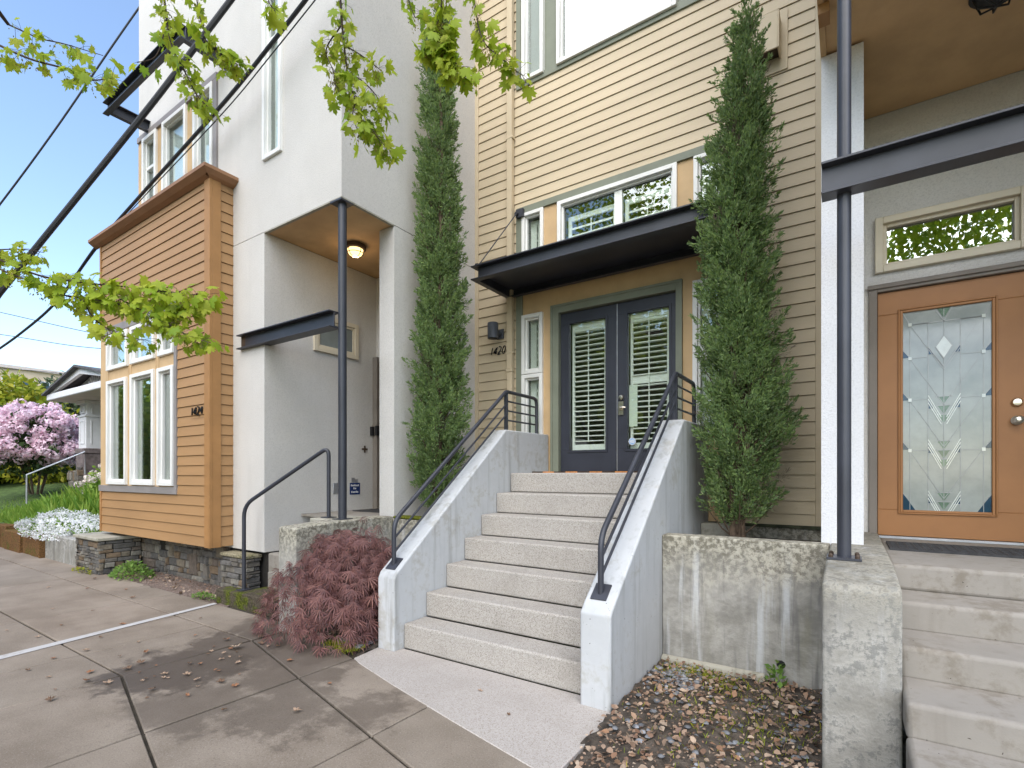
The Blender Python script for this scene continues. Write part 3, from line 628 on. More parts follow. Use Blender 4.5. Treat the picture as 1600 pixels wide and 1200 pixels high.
for s, xe in ((1, CX0), (-1, CX1)):
    r_ = MB(); xt = xe + s * 0.19; xb = xe + s * 0.04
    r_.tube([(xt, 5.60, 4.925), (xb, 4.945, 4.03)], 0.0075, 8); r_.box(xt - 0.035, xt + 0.075, FY - 0.075, FY - 0.031, 4.88, 4.985); r_.tube([(xt, 5.665, 4.93), (xt - .012 * s, 5.585, 4.92)], 0.02, 8); r_.box(xb - 0.02, xb + 0.02, 4.92, 4.955, 4.0205, 4.065)
    r_.build('tie_rod', 'dark_steel', cn)
# downspout, vent, lamp, number
b = MB(); b.box(-3.80, -3.718, FY - 0.095, FY - 0.027, 2.90, 10.4); b.box(-3.806, -3.712, FY - 0.10, FY - 0.026, 2.86, 2.90); b.box(-3.797, -3.721, FY - 0.09, FY - 0.027, 1.02, 2.86)
for z in (3.1, 5.95, 8.5): b.box(-3.815, -3.703, FY - 0.098, FY - 0.024, z, z + 0.03)
b.build('downspout', 'tan_siding', H2, bevel=0.006)
b = MB(); b.box(-0.83, -0.50, FY - 0.03, FY - 0.017, 5.50, 6.1)
b.box(-0.80, -0.785, 5.50, FY - .031, 5.62, 5.98); b.box(-0.575, -0.56, 5.50, FY - .031, 5.62, 5.98); b.box(-0.785, -0.575, 5.50, 5.515, 5.62, 5.98); b.box(-.80, -.56, 5.50, FY - .031, 5.98, 5.995)
vh = b.build('vent_hood', 'tan_siding', H2, bevel=0.003); MB().box(-0.784, -0.576, 5.516, FY - .031, 5.64, 5.65).build('grille', 'rust_brown', vh)
b = MB(); b.lathe((-3.945, 5.50, 3.305), [(0.066, 0.004), (0.072, 0.0), (0.0725, 0.2), (0.068, 0.206)], 24); b.tube([(-3.945, 5.565, 3.40), (-3.945, FY - 0.03, 3.40)], 0.042, 12); b.box(-4.0, -3.89, FY - 0.036, FY - 0.017, 3.335, 3.465)
wl = b.build('wall_lamp', 'lamp_grey', H2, smooth=True); MB().lathe((-3.945, 5.50, 3.3025), [(0.060, 0), (0.060, 0.003)], 20).build('lens', 'black_paint', wl)
text_mesh('house_number', '1420', 'black_paint', H2, (-4.135, FY - 0.024, 3.13), 0.165, FACE_Y, 0.33, 0.006, 0.80)
# dark rooms behind the glass, roof and rear
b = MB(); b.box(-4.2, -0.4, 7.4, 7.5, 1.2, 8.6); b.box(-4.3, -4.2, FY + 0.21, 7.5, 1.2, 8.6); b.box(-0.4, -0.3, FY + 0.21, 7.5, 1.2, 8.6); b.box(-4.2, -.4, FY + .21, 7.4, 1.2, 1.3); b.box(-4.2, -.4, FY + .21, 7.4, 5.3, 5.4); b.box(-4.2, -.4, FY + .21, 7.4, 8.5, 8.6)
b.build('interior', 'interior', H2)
b = MB(); b.box(-4.38, -0.2, FY + 0.201, 12, 10.5, 10.7); b.box(-4.38, -0.2, 11.8, 12, 0, 10.49); b.build('roof', 'roof_shingle', H2)

# ------------------------------------------------------------------ front stairs of the tan house
ST = thing('concrete_stairs', (-2.33, 3.03, 0), 'seven exposed aggregate concrete steps between white sloped cheek walls', 'stairs')
for i in range(7):
    y0 = 3.138 + 0.2758 * i; y1 = 3.138 + 0.2758 * (i + 1) if i < 6 else 5.69
    MB().box(-3.1965, -1.4635, y0, y1, max(0.2165 * i, -0.03), 0.2165 * (i + 1)).build('step', 'step_concrete', ST, bevel=0.016, seg=3)
prof = [(3.03, -0.05), (3.03, 0.605), (3.055, 0.655), (4.72, 2.0), (5.685, 2.005), (5.685, -0.05)]
MB().prism_x(prof, -3.40, -3.20).build('cheek_wall', 'cheek_concrete', ST, bevel=0.014, seg=3)
MB().prism_x([(3.005 if i in (0, 1) else y, z) for i, (y, z) in enumerate(prof)], -1.46, -1.247).build('cheek_wall', 'cheek_concrete', ST, bevel=0.014, seg=3)

def stair_railing(x, s, label):
    r = thing('stair_railing', (x, 3.125, 0.70), label, 'railing', 'steel railings of the front stairs')
    yb, ya, ye = 3.125, 4.86, 5.55; zb, zbend, za = 0.70, 1.09, 2.455
    k = (za - zbend) / (ya - yb)
    path = [(x, yb, zb - 0.03)] + arc((x, yb, zb), (x, yb, zbend), (x, ya, za), 0.10) + arc((x, yb, zbend), (x, ya, za), (x, ye, za), 0.03) + arc((x, ya, za), (x, ye, za), (x, ye, 2.0), 0.085) + [(x, ye, 2.0)]
    MB().tube(path, 0.0205, 14).build('handrail', 'dark_steel', r, smooth=True)
    MB().box(x - 0.0175, x + 0.0175, ya - 0.015, ya + 0.02, 1.995, za - 0.02).build('post', 'dark_steel', r)
    for q in (0.15, 0.27):
        MB().tube([(x, yb, zbend - q), (x, ya, za - q)], 0.0105, 10).build('infill_bar', 'dark_steel', r, smooth=True)
    for q in (0.11, 0.22, 0.33):
        MB().tube([(x, ya, za - q), (x, ye, za - q)], 0.0105, 10).build('infill_bar', 'dark_steel', r, smooth=True)
    p = MB(); a = math.atan2(1.345, 1.665)
    pts = [(-0.055, 0.0), (0.075, 0.0), (0.075, 0.01), (-0.055, 0.01)]
    yb0, zb0 = yb, 0.655 + (yb - 3.055) * 1.345 / 1.665
    p.prism_x([(yb0 + u * math.cos(a) - v * math.sin(a), zb0 + u * math.sin(a) + v * math.cos(a) + .001) for u, v in pts], x - 0.055, x + 0.055)
    p.build('base_plate', 'dark_steel', r)
    return r
stair_railing(-3.30, 1, 'dark steel railing on the left cheek wall, beside the red maple')
stair_railing(-1.365, -1, 'dark steel railing on the right cheek wall, in front of the door lock')
# doormat on the landing
dm = thing('doormat', (-2.4, 5.2, 1.5155), 'orange and black striped doormat before the dark double doors', 'doormat')
b = MB(); c = MB()
for i in range(9):
    x0 = -2.95 + i * 0.14
    (b if i % 2 else c).box(x0, x0 + 0.139, 4.86, 5.52, 1.516, 1.5305)
b.build('stripe', M('mat_orange', (0.42, 0.17, 0.05), 0.95, 0.3, 40, bump=0.8, bscale=200), dm); c.build('base', M('mat_black', (0.05, 0.03, 0.02), 0.95, 0.3, 40, bump=0.8, bscale=200), dm)

# ================================================================== WHITE HOUSE ON THE LEFT (1424)
H1 = thing('white_house', (-6.8, 3.42, 0.0), 'white stucco house with an orange lap-sided bay and corner porch', 'house')
YF, XE, SZ, YP, XW, YB = 3.42, -4.38, 4.38, 4.15, -5.795, 5.14
UW = (-9.20, -6.93, 4.9, 6.73)
SL = (-5.80, -5.425, 5.215, 7.3)
b = MB(); holed(b, 'x', -9.27, XE, SZ + .004, 11.0, YF, YF + 0.25, [UW, (SL[0] + .02, SL[1] - .02, SL[2] + .02, SL[3] - .02)]); b.build('upper_front_wall', 'stucco', H1)
MB().box(XE - 0.25, XE, YF + 0.2505, 9.0, SZ + .004, 11.0).build('upper_side_wall', 'stucco', H1)
BH = (-9.6, -6.62, 0.9, 5.0)
b = MB(); holed(b, 'x', -9.27, XW, 0.57, SZ - .004, YF, YF + 0.2, [BH]); b.box(-9.25, XW - .012, YF + .012, YF + .19, SZ - .0035, SZ + .0035); b.build('lower_front_wall', 'stucco', H1)
b = MB(); b.box(XW - 0.25, XW, YF + 0.2005, YB + .2, 0.57, SZ - .004); b.build('porch_side_wall', 'stucco', H1)
MB().box(XW + .0005, XE - 0.251, YB, YB + 0.2, 0.9, SZ - .004).build('porch_rear_wall', 'stucco', H1)
b = MB(); b.box(XE - 0.245, XE - 0.001, YP, 5.71, 0.98, SZ - .004); b.box(XE - .235, XE - .013, YP + .012, 5.7, SZ - .0035, SZ + .0035); b.build('pier', 'stucco', H1)
b = MB(); b.box(XW + .001, XE - 0.035, YF + 0.035, YB - .001, SZ + 0.0, SZ + 0.003); so = b.build('soffit', 'soffit_ochre', H1)
b = MB(); b.box(XW + .0015, XE, YF - 0.002, YF + 0.034, SZ - 0.012, SZ + 0.0035); b.box(XE - 0.034, XE + 0.002, YF + 0.0345, YP - .001, SZ - 0.012, SZ + 0.0035); b.build('drip_edge', 'lichen', so)
# upper strip of windows
b = MB(); b.box(-9.27, UW[1] + 0.07, YF - 0.03, YF + 0.02, UW[3] - 0.075, UW[3] + 0.01); b.box(UW[1] - 0.02, UW[1] + 0.07, YF - 0.03, YF + 0.02, 4.9, UW[3] - .0755); b.build('window_trim', 'grey_trim', H1, bevel=0.003)
WU = [(-9.07, -8.60, 5.2, 6.65), (-8.40, -7.68, 5.2, 6.65), (-7.47, -6.955, 5.2, 6.65)]
b = MB(); holed(b, 'x', -9.272, -6.952, 4.9, UW[3] - .076, YF - 0.006, YF + 0.05, [(p + .02, q - .02, r, s - .02) for p, q, r, s in WU]); b.build('window_panel', 'ochre_panel', H1)
for p, q, r, s in WU: window_x(H1, p, q, r, s, YF - 0.014, 0.055, glass='glass_clear', pane_backing='roller', mid=6.18 if q < -8 else None)
window_x(H1, *SL, YF - 0.004, 0.05, glass='glass_clear', pane_backing='roller', name='slit_window', mid=6.62)
# projecting orange bay
BX0, BX1, BY, BZ0, BZ1 = -9.93, -6.50, 3.15, 0.60, 5.13
TR = (-9.93, -7.335, 1.235, 3.775)
b = MB(); siding(b, 'x', BY, -1, BX0 + .05, BX1 - 0.105, BZ0, BZ1, 0.1262, [TR], 1.487); siding(b, 'y', BX1, 1, BY + 0.075, YF - .001, BZ0, BZ1, 0.1262, (), 1.487)
holed(b, 'x', BX0 + .01, BX1 - 0.013, BZ0, BZ1, BY + 0.013, BY + 0.10, [(TR[0] + .1, TR[1] - .02, TR[2] + .02, TR[3] - .02)])
b.box(BX1 - 0.10, BX1 - 0.0125, BY + 0.1005, YF - .001, BZ0, BZ1); b.box(BX0 + .011, BX0 + 0.1, BY + .1005, YF - .001, BZ0, BZ1); b.box(BX0 + .1005, BX1 - .1005, BY + .1005, YF - .001, BZ0, BZ0 + 0.05); b.box(BX0 + .1005, BX1 - .1005, BY + .1005, YF - .001, BZ1 - 0.05, BZ1)
b.build('bay_siding', 'orange_siding', H1)
b = MB(); b.box(BX0, BX0 + 0.049, BY - 0.026, BY + 0.012, BZ0 - .003, TR[2] - .001); b.build('bay_corner_board', 'orange_trim', H1, bevel=0.003); b = MB(); b.box(BX0, BX0 + 0.049, BY - 0.026, BY + 0.012, TR[3] + .001, BZ1); b.build('bay_corner_board', 'orange_trim', H1, bevel=0.003)
b = MB(); b.box(BX1 - 0.104, BX1 + 0.001, BY - 0.026, BY + 0.012, BZ0 - .003, BZ1); b.box(BX1 - 0.012, BX1 + 0.026, BY + 0.0125, BY + 0.112, BZ0 - .003, BZ1); b.box(BX1 + .0015, BX1 + 0.026, BY - .026, BY + .012, BZ0 - .003, BZ1)
b.build('bay_corner_board', 'orange_trim', H1, bevel=0.003)
cp = [(0.0, 0.0), (-0.06, 0.022), (-0.12, 0.065), (-0.12, 0.105), (0.0, 0.135)]
b = MB()
b.prism_x([(BY - 0.017 + a, BZ1 - 0.03 + c) for a, c in cp], BX0 - 0.12, BX1 + 0.017)
m_ = [(BX1 + 0.017 - a, BZ1 - 0.03 + c) for a, c in cp]
n_ = len(cp); Vv = [(x, BY - 0.017 - (x - BX1 - 0.017), z) for x, z in m_] + [(x, YF - .001, z) for x, z in m_]
b.add(Vv, [tuple(range(n_)), tuple(range(n_, 2 * n_))[::-1]] + [(i, n_ + i, n_ + (i + 1) % n_, (i + 1) % n_) for i in range(n_)])
cc = [(BX1 + 0.0175, BY - 0.017, BZ1 - 0.03 + c) for a, c in cp]; dd = [(BX1 + 0.0175, BY - 0.017 + a, BZ1 - 0.03 + c) for a, c in cp]; ee = [(x, BY - 0.017 - (x - BX1 - 0.017), z) for x, z in m_]
b.add(dd + ee, [(i, (i + 1) % n_, n_ + (i + 1) % n_, n_ + i) for i in range(1, n_)])
b.box(BX0 - .1, BX1 + .01, BY - .0165, YF - .001, BZ1 + 0.001, BZ1 + 0.10)
b.build('bay_cap', 'brown_cap', H1)
b = MB(); b.box(TR[0] - .03, TR[1], BY - 0.03, BY + 0.012, TR[2], TR[2] + 0.095); b.box(TR[1] - 0.065, TR[1], BY - 0.03, BY + 0.012, TR[2] + .0955, TR[3]); b.box(TR[0], TR[1] - .0655, BY - 0.03, BY + 0.012, TR[3] - 0.11, TR[3]); b.build('bay_trim', 'grey_trim', H1, bevel=0.003)
WB = [(-9.62, -8.855, 3.10, 3.64), (-8.745, -7.965, 3.10, 3.645), (-7.855, -7.40, 3.10, 3.65), (-9.62, -8.90, 1.345, 2.94), (-8.745, -7.985, 1.345, 2.95), (-7.87, -7.41, 1.345, 2.94)]
b = MB(); holed(b, 'x', TR[0], TR[1] - .0655, TR[2] + .0955, TR[3] - .1105, BY - 0.01, BY + 0.05, [(p + .02, q - .02, r + .02, s - .02) for p, q, r, s in WB])
for x in (-9.60, -8.80 - .05, -8.80 + .045, -7.915 - .045, -7.915 + .045): b.box(x - .006, x + .006, BY - 0.0165, BY - 0.0105, 2.955, 3.095)
b.build('bay_panel', 'ochre_panel', H1)
for i, (p, q, r, s) in enumerate(WB):
    o = window_x(H1, p, q, r, s, BY - 0.018, 0.055, inset=0.045)
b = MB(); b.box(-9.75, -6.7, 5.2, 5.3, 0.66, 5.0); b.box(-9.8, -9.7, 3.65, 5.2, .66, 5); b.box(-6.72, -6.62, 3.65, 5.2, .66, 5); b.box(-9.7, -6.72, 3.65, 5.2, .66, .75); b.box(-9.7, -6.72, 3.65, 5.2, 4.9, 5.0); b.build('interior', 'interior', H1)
text_mesh('house_number', '1424', 'black_paint', H1, (-6.955, BY - 0.024, 2.235), 0.165, FACE_Y, 0.12, 0.008, 0.95)
MB().box(-6.97, -6.50 - .11, BY - .0175, BY - .0165, 2.20, 2.202).build('number_rail', 'black_paint', H1)
# upper steel awning
b = MB(); z0, z1 = 6.70, 6.87
b.box(-8.98, -6.62, 2.92, 2.932, z0 + .0145, z1 - .0145); b.box(-8.98, -6.62, 2.86, 2.932, z1 - .014, z1); b.box(-8.98, -6.62, 2.86, 2.932, z0, z0 + .014)
for x in (-8.92, -6.69): b.box(x, x + 0.012, 2.9325, YF - .001, z0 + .0145, z1 - .0145); b.box(x, x + 0.07, 2.9325, YF - .001, z1 - .014, z1); b.box(x, x + 0.07, 2.9325, YF - .001, z0, z0 + .014)
b.build('steel_awning', 'dark_steel', H1, bevel=0.002, seg=1)
# corner post and beam
b = MB(); b.tube([(-4.455, 3.49, 1.03), (-4.455, 3.49, SZ - 0.03)], 0.044, 20); b.box(-4.555, -4.355 - .02, 3.41, 3.57, SZ - 0.031, SZ - 0.013); b.box(-4.53, -4.38, 3.415, 3.565, 1.022, 1.034)
b.build('porch_post', 'dark_steel', H1, smooth=True)
b = MB(); ibeam_x(b, -6.30, -4.50, YF + 0.005, 3.04, 3.215, 0.14); b.build('porch_beam', 'dark_steel', H1, bevel=0.002, seg=1)
MB().box(-6.302, -6.21, YF - 0.0015, YF - .0012 + .001, 3.056, 3.2).build('beam_end_rust', 'rust_brown', H1)
# porch window, door and small fittings on the porch side wall
def fr_y(b, y0, y1, z0, z1, w, xa, xb):
    b.box(xa, xb, y0, y0 + w, z0, z1); b.box(xa, xb, y1 - w, y1, z0, z1); b.box(xa, xb, y0 + w, y1 - w, z1 - w, z1); b.box(xa, xb, y0 + w, y1 - w, z0, z0 + w)
b = MB(); fr_y(b, 4.08, 4.79, 3.11, 3.60, 0.06, XW + .0005, XW + 0.035); fr_y(b, 4.141, 4.729, 3.171, 3.539, 0.03, XW + .0005, XW + 0.02)
o = b.build('porch_window', 'cream_frame', H1, bevel=0.003); MB().box(XW + .0005, XW + 0.008, 4.172, 4.698, 3.202, 3.508).build('pane', 'frosted', o)
b = MB(); b.box(-5.76, -4.64, YB - 0.03, YB - .0005, 1.0, 3.14); d1 = b.build('porch_door', 'rust_brown', H1); 
b = MB(); b.box(-5.79, -5.70, YB - 0.075, YB - 0.031, 1.0, 3.2); b.build('door_jamb', 'taupe_trim', H1)
b = MB(); b.box(-5.70, -5.66, YB - 0.11, YB - 0.031, 2.06, 2.2); b.box(XW + .001, XW + .05, 5.02, 5.06, 2.06, 2.19); b.build('lock_box', 'black_paint', d1)
b = MB(); b.lathe((XW + .001, 4.92, 1.86), [(0.024, 0), (0.02, 0.012)], 6, 'x'); b.box(XW + .001, XW + .01, 4.908, 4.932, 1.81, 1.91); b.box(XW + .001, XW + .0095, 4.87, 4.97, 1.848, 1.872); b.build('rosette', 'rust_brown', H1)
b = MB(); b.box(XW + .001, XW + 0.006, 4.66, 4.835, 1.215, 1.38); sg = b.build('security_sign', 'sign_blue', H1)
b = MB()
for z, y0, y1, n in ((1.342, 4.675, 4.82, 7), (1.30, 4.72, 4.775, 2), (1.25, 4.685, 4.81, 5)):
    st = (y1 - y0) / n
    for k in range(n): b.box(XW + .0065, XW + .0075, y0 + k * st, y0 + k * st + st * .62, z - 0.011, z + 0.011 + (0.006 if k % 3 == 0 else 0))
b.build('sign_writing', 'white_paint', sg)
b = MB(); b.box(XW + .001, XW + .004, 4.69, 4.745, 1.39, 1.45); b.box(XW + .001, XW + .004, 4.75, 4.80, 1.375, 1.43); b.build('small_label', 'grey_metal', H1)
b = MB(); b.box(XW + .001, XW + .012, 4.385, 4.46, 1.24, 1.38); b.build('cover_plate', 'grey_metal', H1, bevel=0.003)
# caged porch light on the soffit
LX, LYY = -5.17, 4.245
b = MB(); b.lathe((LX, LYY, SZ - 0.058), [(0.118, 0), (0.13, 0.006), (0.13, 0.05), (0.12, 0.0565)], 28); pl = b.build('porch_light', 'rust_brown', H1, smooth=True)
gm, n_, l_, out_ = new_mat('lit_globe'); em = n_.new('ShaderNodeEmission'); em.inputs[0].default_value = (1.0, 0.62, 0.25, 1); em.inputs[1].default_value = 1.4; l_.new(em.outputs[0], out_.inputs['Surface'])
b = MB(); b.lathe((LX, LYY, SZ - 0.058), [(0.095, -0.0005), (0.092, -0.03), (0.075, -0.062), (0.045, -0.082), (0.01, -0.088)], 24); b.build('globe', gm, pl, smooth=True)
gm2, n2_, l2_, out2_ = new_mat('lit_bulb'); em2 = n2_.new('ShaderNodeEmission'); em2.inputs[0].default_value = (1.0, 0.80, 0.45, 1); em2.inputs[1].default_value = 7.0; l2_.new(em2.outputs[0], out2_.inputs['Surface'])
b = MB(); b.lathe((LX, LYY, SZ - 0.15), [(0.005, -0.004), (0.03, 0.0), (0.036, 0.004)], 16); b.build('bulb', gm2, pl, smooth=True)
b = MB()
for q in (0, PI / 2):
    b.tube([(LX + math.cos(q) * r * s, LYY + math.sin(q) * r * s, SZ - 0.058 - h) for s in (1,) for r, h in ((-0.105, 0), (-0.098, 0.045), (-0.07, 0.08), (0, 0.102), (0.07, 0.08), (0.098, 0.045), (0.105, 0))], 0.0045, 6)
b.tube([(LX + 0.098 * math.cos(t), LYY + 0.098 * math.sin(t), SZ - 0.105) for t in [2 * PI * k / 24 for k in range(25)]], 0.0045, 6, cap=False)
b.build('cage', 'black_paint', pl)
pt = bpy.data.lights.new('porch_glow', 'POINT'); pt.energy = 0.7; pt.color = (1.0, 0.7, 0.4); pt.shadow_soft_size = 0.06
po = bpy.data.objects.new('porch_glow', pt); COL.objects.link(po); po.location = (LX, LYY, SZ - 0.24)
b = MB(); b.box(-9.27, XE, YF + .2505, 12, 11.0, 11.2); b.box(-9.27, -9.02, YF + .2505, 12, 0.0, 10.99); b.box(-9.0, XE - .26, 11.8, 12, 0, 10.99); b.build('roof', 'roof_shingle', H1)

# stone base of the white house
def stones(b, axis, face, sign, u0, u1, z0, z1, seed, big=0.0, hmin=0.03, hmax=0.09):
    rr = random.Random(seed); z = z0
    while z < z1 - 0.012:
        h = min(rr.uniform(hmin, hmax), z1 - z); u = u0 - rr.uniform(0, 0.1)
        while u < u1:
            L = rr.uniform(0.07, 0.30) * (1.0 if rr.random() > big else 0.45); hh = h
            a, c = max(u, u0), min(u + L, u1)
            if c - a > 0.02:
                p = rr.uniform(0.012, 0.048); g_ = 0.006
                zt = z + hh - g_ * .5
                j = lambda s=0.008: rr.uniform(-s, s)
                q = [(a + g_ + j(), z + g_ * .5 + j(.004)), (c - g_ + j(), z + g_ * .5 + j(.004)), (c - g_ + j(), zt + j(.004)), (a + g_ + j(), zt + j(.004))]
                ins = 0.75
                mu, mz = (a + c) / 2, z + hh / 2
                fr = [(mu + (x - mu) * (1 - .012 / max(.03, (c - a))), mz + (y - mz) * ins, p + j(.006)) for x, y in q]
                bk = [(x, y, -0.02) for x, y in q]; md = [(x, y, p * 0.55) for x, y in q]
                def P(x, y, o): return (x, face + sign * o, y) if axis == 'x' else (face + sign * o, x, y)
                vs = [P(*t) for t in bk + md + fr]
                b.add(vs, [(8, 9, 10, 11)] + [(i, (i + 1) % 4, 4 + (i + 1) % 4, 4 + i) for i in range(4)] + [(4 + i, 4 + (i + 1) % 4, 8 + (i + 1) % 4, 8 + i) for i in range(4)])
            u += L
        z += h
sw = thing('stone_wall', (-8, 3.47, 0), 'rough dry-stacked stone base wall under the orange bay', 'wall')
MB().box(-9.38, -5.86, 3.505, 3.7, -0.05, 0.56).build('core', 'mortar_dark', sw)
b = MB(); stones(b, 'x', 3.50, -1, -9.38, -8.72, 0.0, 0.56, 3, 0.3, 0.05, 0.14); stones(b, 'x', 3.50, -1, -8.72, -8.45, 0.0, 0.36, 31, 0.3, 0.05, 0.12); stones(b, 'x', 3.50, -1, -8.45, -6.72, 0.0, 0.56, 4, 0.5, 0.06, 0.17); stones(b, 'x', 3.50, -1, -6.72, -6.5, 0, 0.36, 8)
for (x, z, w_, h_) in ((-8.36, 0.30, 0.13, 0.25), (-7.75, 0.10, 0.24, 0.30), (-7.35, 0.06, 0.13, 0.2), (-6.95, 0.08, 0.17, 0.3), (-6.72, 0.03, 0.16, 0.33), (-7.0, 0.4, .2, .15)):
    b.add([(x, 3.46, z), (x + w_, 3.455, z + .01), (x + w_ - .01, 3.45, z + h_), (x + .012, 3.46, z + h_ - .01), (x - .01, 3.52, z - .01), (x + w_ + .01, 3.52, z), (x + w_, 3.52, z + h_ + .01), (x, 3.52, z + h_)], [(0, 1, 2, 3), (0, 4, 5, 1), (1, 5, 6, 2), (2, 6, 7, 3), (3, 7, 4, 0)])
b.build('stones', 'field_stone', sw)
sp = thing('stone_pillar', (-9.76, 3.15, 0), 'stacked stone pillar with flat cap left of the orange bay', 'wall')
MB().box(-10.2, -9.31, 2.95, 3.46, -0.05, 0.50).build('core', 'mortar_dark', sp)
b = MB(); stones(b, 'x', 2.945, -1, -10.23, -9.28, 0, 0.50, 11); stones(b, 'y', -9.305, 1, 2.91, 3.46, 0, 0.50, 12, 0, 0.05, 0.13); stones(b, 'y', -10.205, -1, 2.91, 3.46, 0, 0.50, 13); b.build('stones', 'field_stone', sp)
MB().box(-10.26, -9.25, 2.88, 3.47, 0.502, 0.555).build('cap', 'lichen', sp, bevel=0.012)
sc = thing('stone_pier', (-6.2, 3.3, 0), 'small stone pier with mossy cap beside the thin curved handrail', 'wall')
MB().box(-6.48, -5.97, 3.31, 3.46, -0.05, 0.49).build('core', 'mortar_dark', sc)
b = MB(); stones(b, 'x', 3.305, -1, -6.50, -5.95, 0, 0.49, 21); stones(b, 'y', -5.965, 1, 3.28, 3.46, 0, 0.49, 22); b.build('stones', 'field_stone', sc)
MB().box(-6.52, -5.92, 3.262, 3.47, 0.492, 0.535).build('cap', moss_mat('cap_moss', (0.27, 0.24, 0.16), (0.13, 0.12, 0.05), 0.5, 0.7), sc, bevel=0.012)
# steps, plinth and handrail of the white house
s1 = thing('porch_steps', (-5.2, 3.05, 0), 'weathered concrete porch steps with a moss covered bottom riser', 'stairs')
MB().prism_z([(-6.2, 3.06), (-4.55, 3.12), (-4.55, 3.9), (-5.80, 3.9), (-5.80, 3.26), (-6.2, 3.23)], -0.03, 0.16).build('step', 'mossy_step', s1, bevel=0.015)
for i in range(1, 5): MB().box(-5.78, -4.58, 3.45 + 0.22 * (i - 1), 3.45 + 0.22 * i + (1.5 if i == 4 else 0), 0.13 + 0.21 * (i - 1), 0.13 + 0.21 * i).build('step', 'grey_step', s1, bevel=0.012)
MB().box(-5.79, -4.92, 3.46, 3.60, 0.135, 0.56).build('step', 'grey_step', s1, bevel=0.02)
MB().box(-5.79, -4.62, 3.905, YB - .001, 0.97, 1.0).build('landing', 'grey_step', s1)
p1 = thing('porch_plinth', (-4.45, 2.84, 0), 'stained concrete plinth under the left porch post, behind the red maple', 'plinth')
MB().prism_x([(2.84, -0.03), (2.84, 0.985), (2.87, 1.0), (3.36, 1.025), (4.06, 1.025), (4.06, -0.03)], -4.575, -4.30).build('plinth_block', 'weathered', p1, bevel=0.012)
MB().box(-4.92, -4.576, 3.42, 3.9, 0.5, 1.022).build('plinth_wing', 'lichen', p1, bevel=0.012)
hr = thing('bent_handrail', (-5.84, 3.20, 0.16), 'single bent dark tube handrail rising to the white porch', 'railing')
path = [(-5.84, 3.20, 0.16)] + arc((-5.84, 3.20, 0.16), (-5.84, 3.20, 1.14), (-4.765, 3.55, 1.80), 0.14) + arc((-5.84, 3.20, 1.14), (-4.765, 3.55, 1.80), (-4.765, 3.55, 1.03), 0.10) + [(-4.765, 3.55, 1.03)]
MB().tube(path, 0.022, 14).build('tube', 'dark_steel', hr, smooth=True)
b = MB(); b.box(-5.90, -5.78, 3.14, 3.26, 0.161, 0.171); b.build('base_plate', 'dark_steel', hr); b = MB(); b.box(-4.825, -4.705, 3.49, 3.61, 1.023, 1.033); b.build('base_plate', 'dark_steel', hr)
pm = thing('porch_mat', (-5.0, 4.7, 1.0), 'dark mat at the hidden door of the white porch', 'doormat')
MB().box(-5.6, -4.7, 4.55, 5.05, 1.001, 1.012).build('pad', 'doormat_rubber', pm)
pw = thing('planter_wall', (-3.85, 4.06, 0), 'moss topped concrete planter wall behind the red maple', 'wall')
MB().box(-4.299, -3.404, 4.05, 4.22, -0.03, 1.0).build('wall_body', 'weathered', pw, bevel=0.012); MB().box(-4.295, -3.41, 4.045, 4.225, 1.0005, 1.03).build('moss_top', 'moss', pw, bevel=0.012)
MB().box(-4.37, -3.405, 4.221, 5.685, -0.03, 0.93).build('planter_soil', 'soil', pw)

# ================================================================== HOUSE ON THE RIGHT (1416)
H3 = thing('right_house', (0.9, 4.2, 0), 'white stucco house with an orange door of leaded glass', 'house')
b = MB(); b.box(-0.162, 0.085, 4.2, 6.2, 1.0, 4.44); b.build('pier', 'stucco_bright', H3)
YD = 5.17
b = MB(); holed(b, 'x', 0.0855, 2.6, 0.98, 4.458, YD, YD + 0.2, [(0.138, 1.20, 0.9, 3.05), (0.20, 1.10, 3.17, 3.58)]); b.build('porch_wall', 'stucco', H3)
MB().box(2.0, 2.2, 3.45, YD - .001, 0.98, 4.458).build('porch_side_wall', 'stucco', H3)
b = MB(); b.box(-0.13, 2.19, YF + .001, 5.169, 4.46, 4.47); b.box(-0.165, -.131, YF + .001, 6.2, 4.441, 4.47); b.build('soffit', 'soffit_ochre', H3)
MB().box(-0.165, 3.0, YF, 12, 4.4705, 11.0).build('upper_wall', 'stucco', H3)
for x0, x1 in ((-0.16, -0.10),): MB().box(x0, x1, YF + .3, YF + .42, 4.38, 4.4405).build('trim_block', 'orange_trim', H3)
b = MB(); b.box(0.138, 0.196, YD - 0.02, YD + 0.06, 0.98, 3.05); b.box(1.14, 1.20, YD - 0.02, YD + 0.06, 0.98, 3.05); b.box(0.196, 1.14, YD - 0.02, YD + 0.06, 2.995, 3.05); b.box(0.13, 1.21, YD - 0.035, YD - .0205, 3.02, 3.056); b.build('door_frame', 'taupe_trim', H3, bevel=0.004)
b = MB(); G = (0.366, 0.898, 1.212, 2.806); DY = YD + 0.012
holed(b, 'x', 0.199, 1.137, 1.0, 2.992, DY, DY + 0.045, [G])
frame_x(b, G[0] - 0.032, G[1] + 0.032, G[2] - .032, G[3] + .032, 0.012, DY - 0.014, DY - .0005); frame_x(b, G[0] - 0.0195, G[1] + 0.0195, G[2] - .0195, G[3] + .0195, 0.019, DY - 0.008, DY - .0004)
od = b.build('door', 'orange_door', H3, bevel=0.004)
GY = DY + 0.012
MB().box(G[0] - .002, G[1] + .002, GY, GY + 0.008, G[2] - .002, G[3] + .002).build('leaded_pane', 'cathedral_glass', od)
gx = lambda u: G[0] + u * (G[1] - G[0]); gz = lambda v: G[3] - v * (G[3] - G[2])
lead = MB(); blue = MB(); green = MB(); bev = MB(); cut = MB()
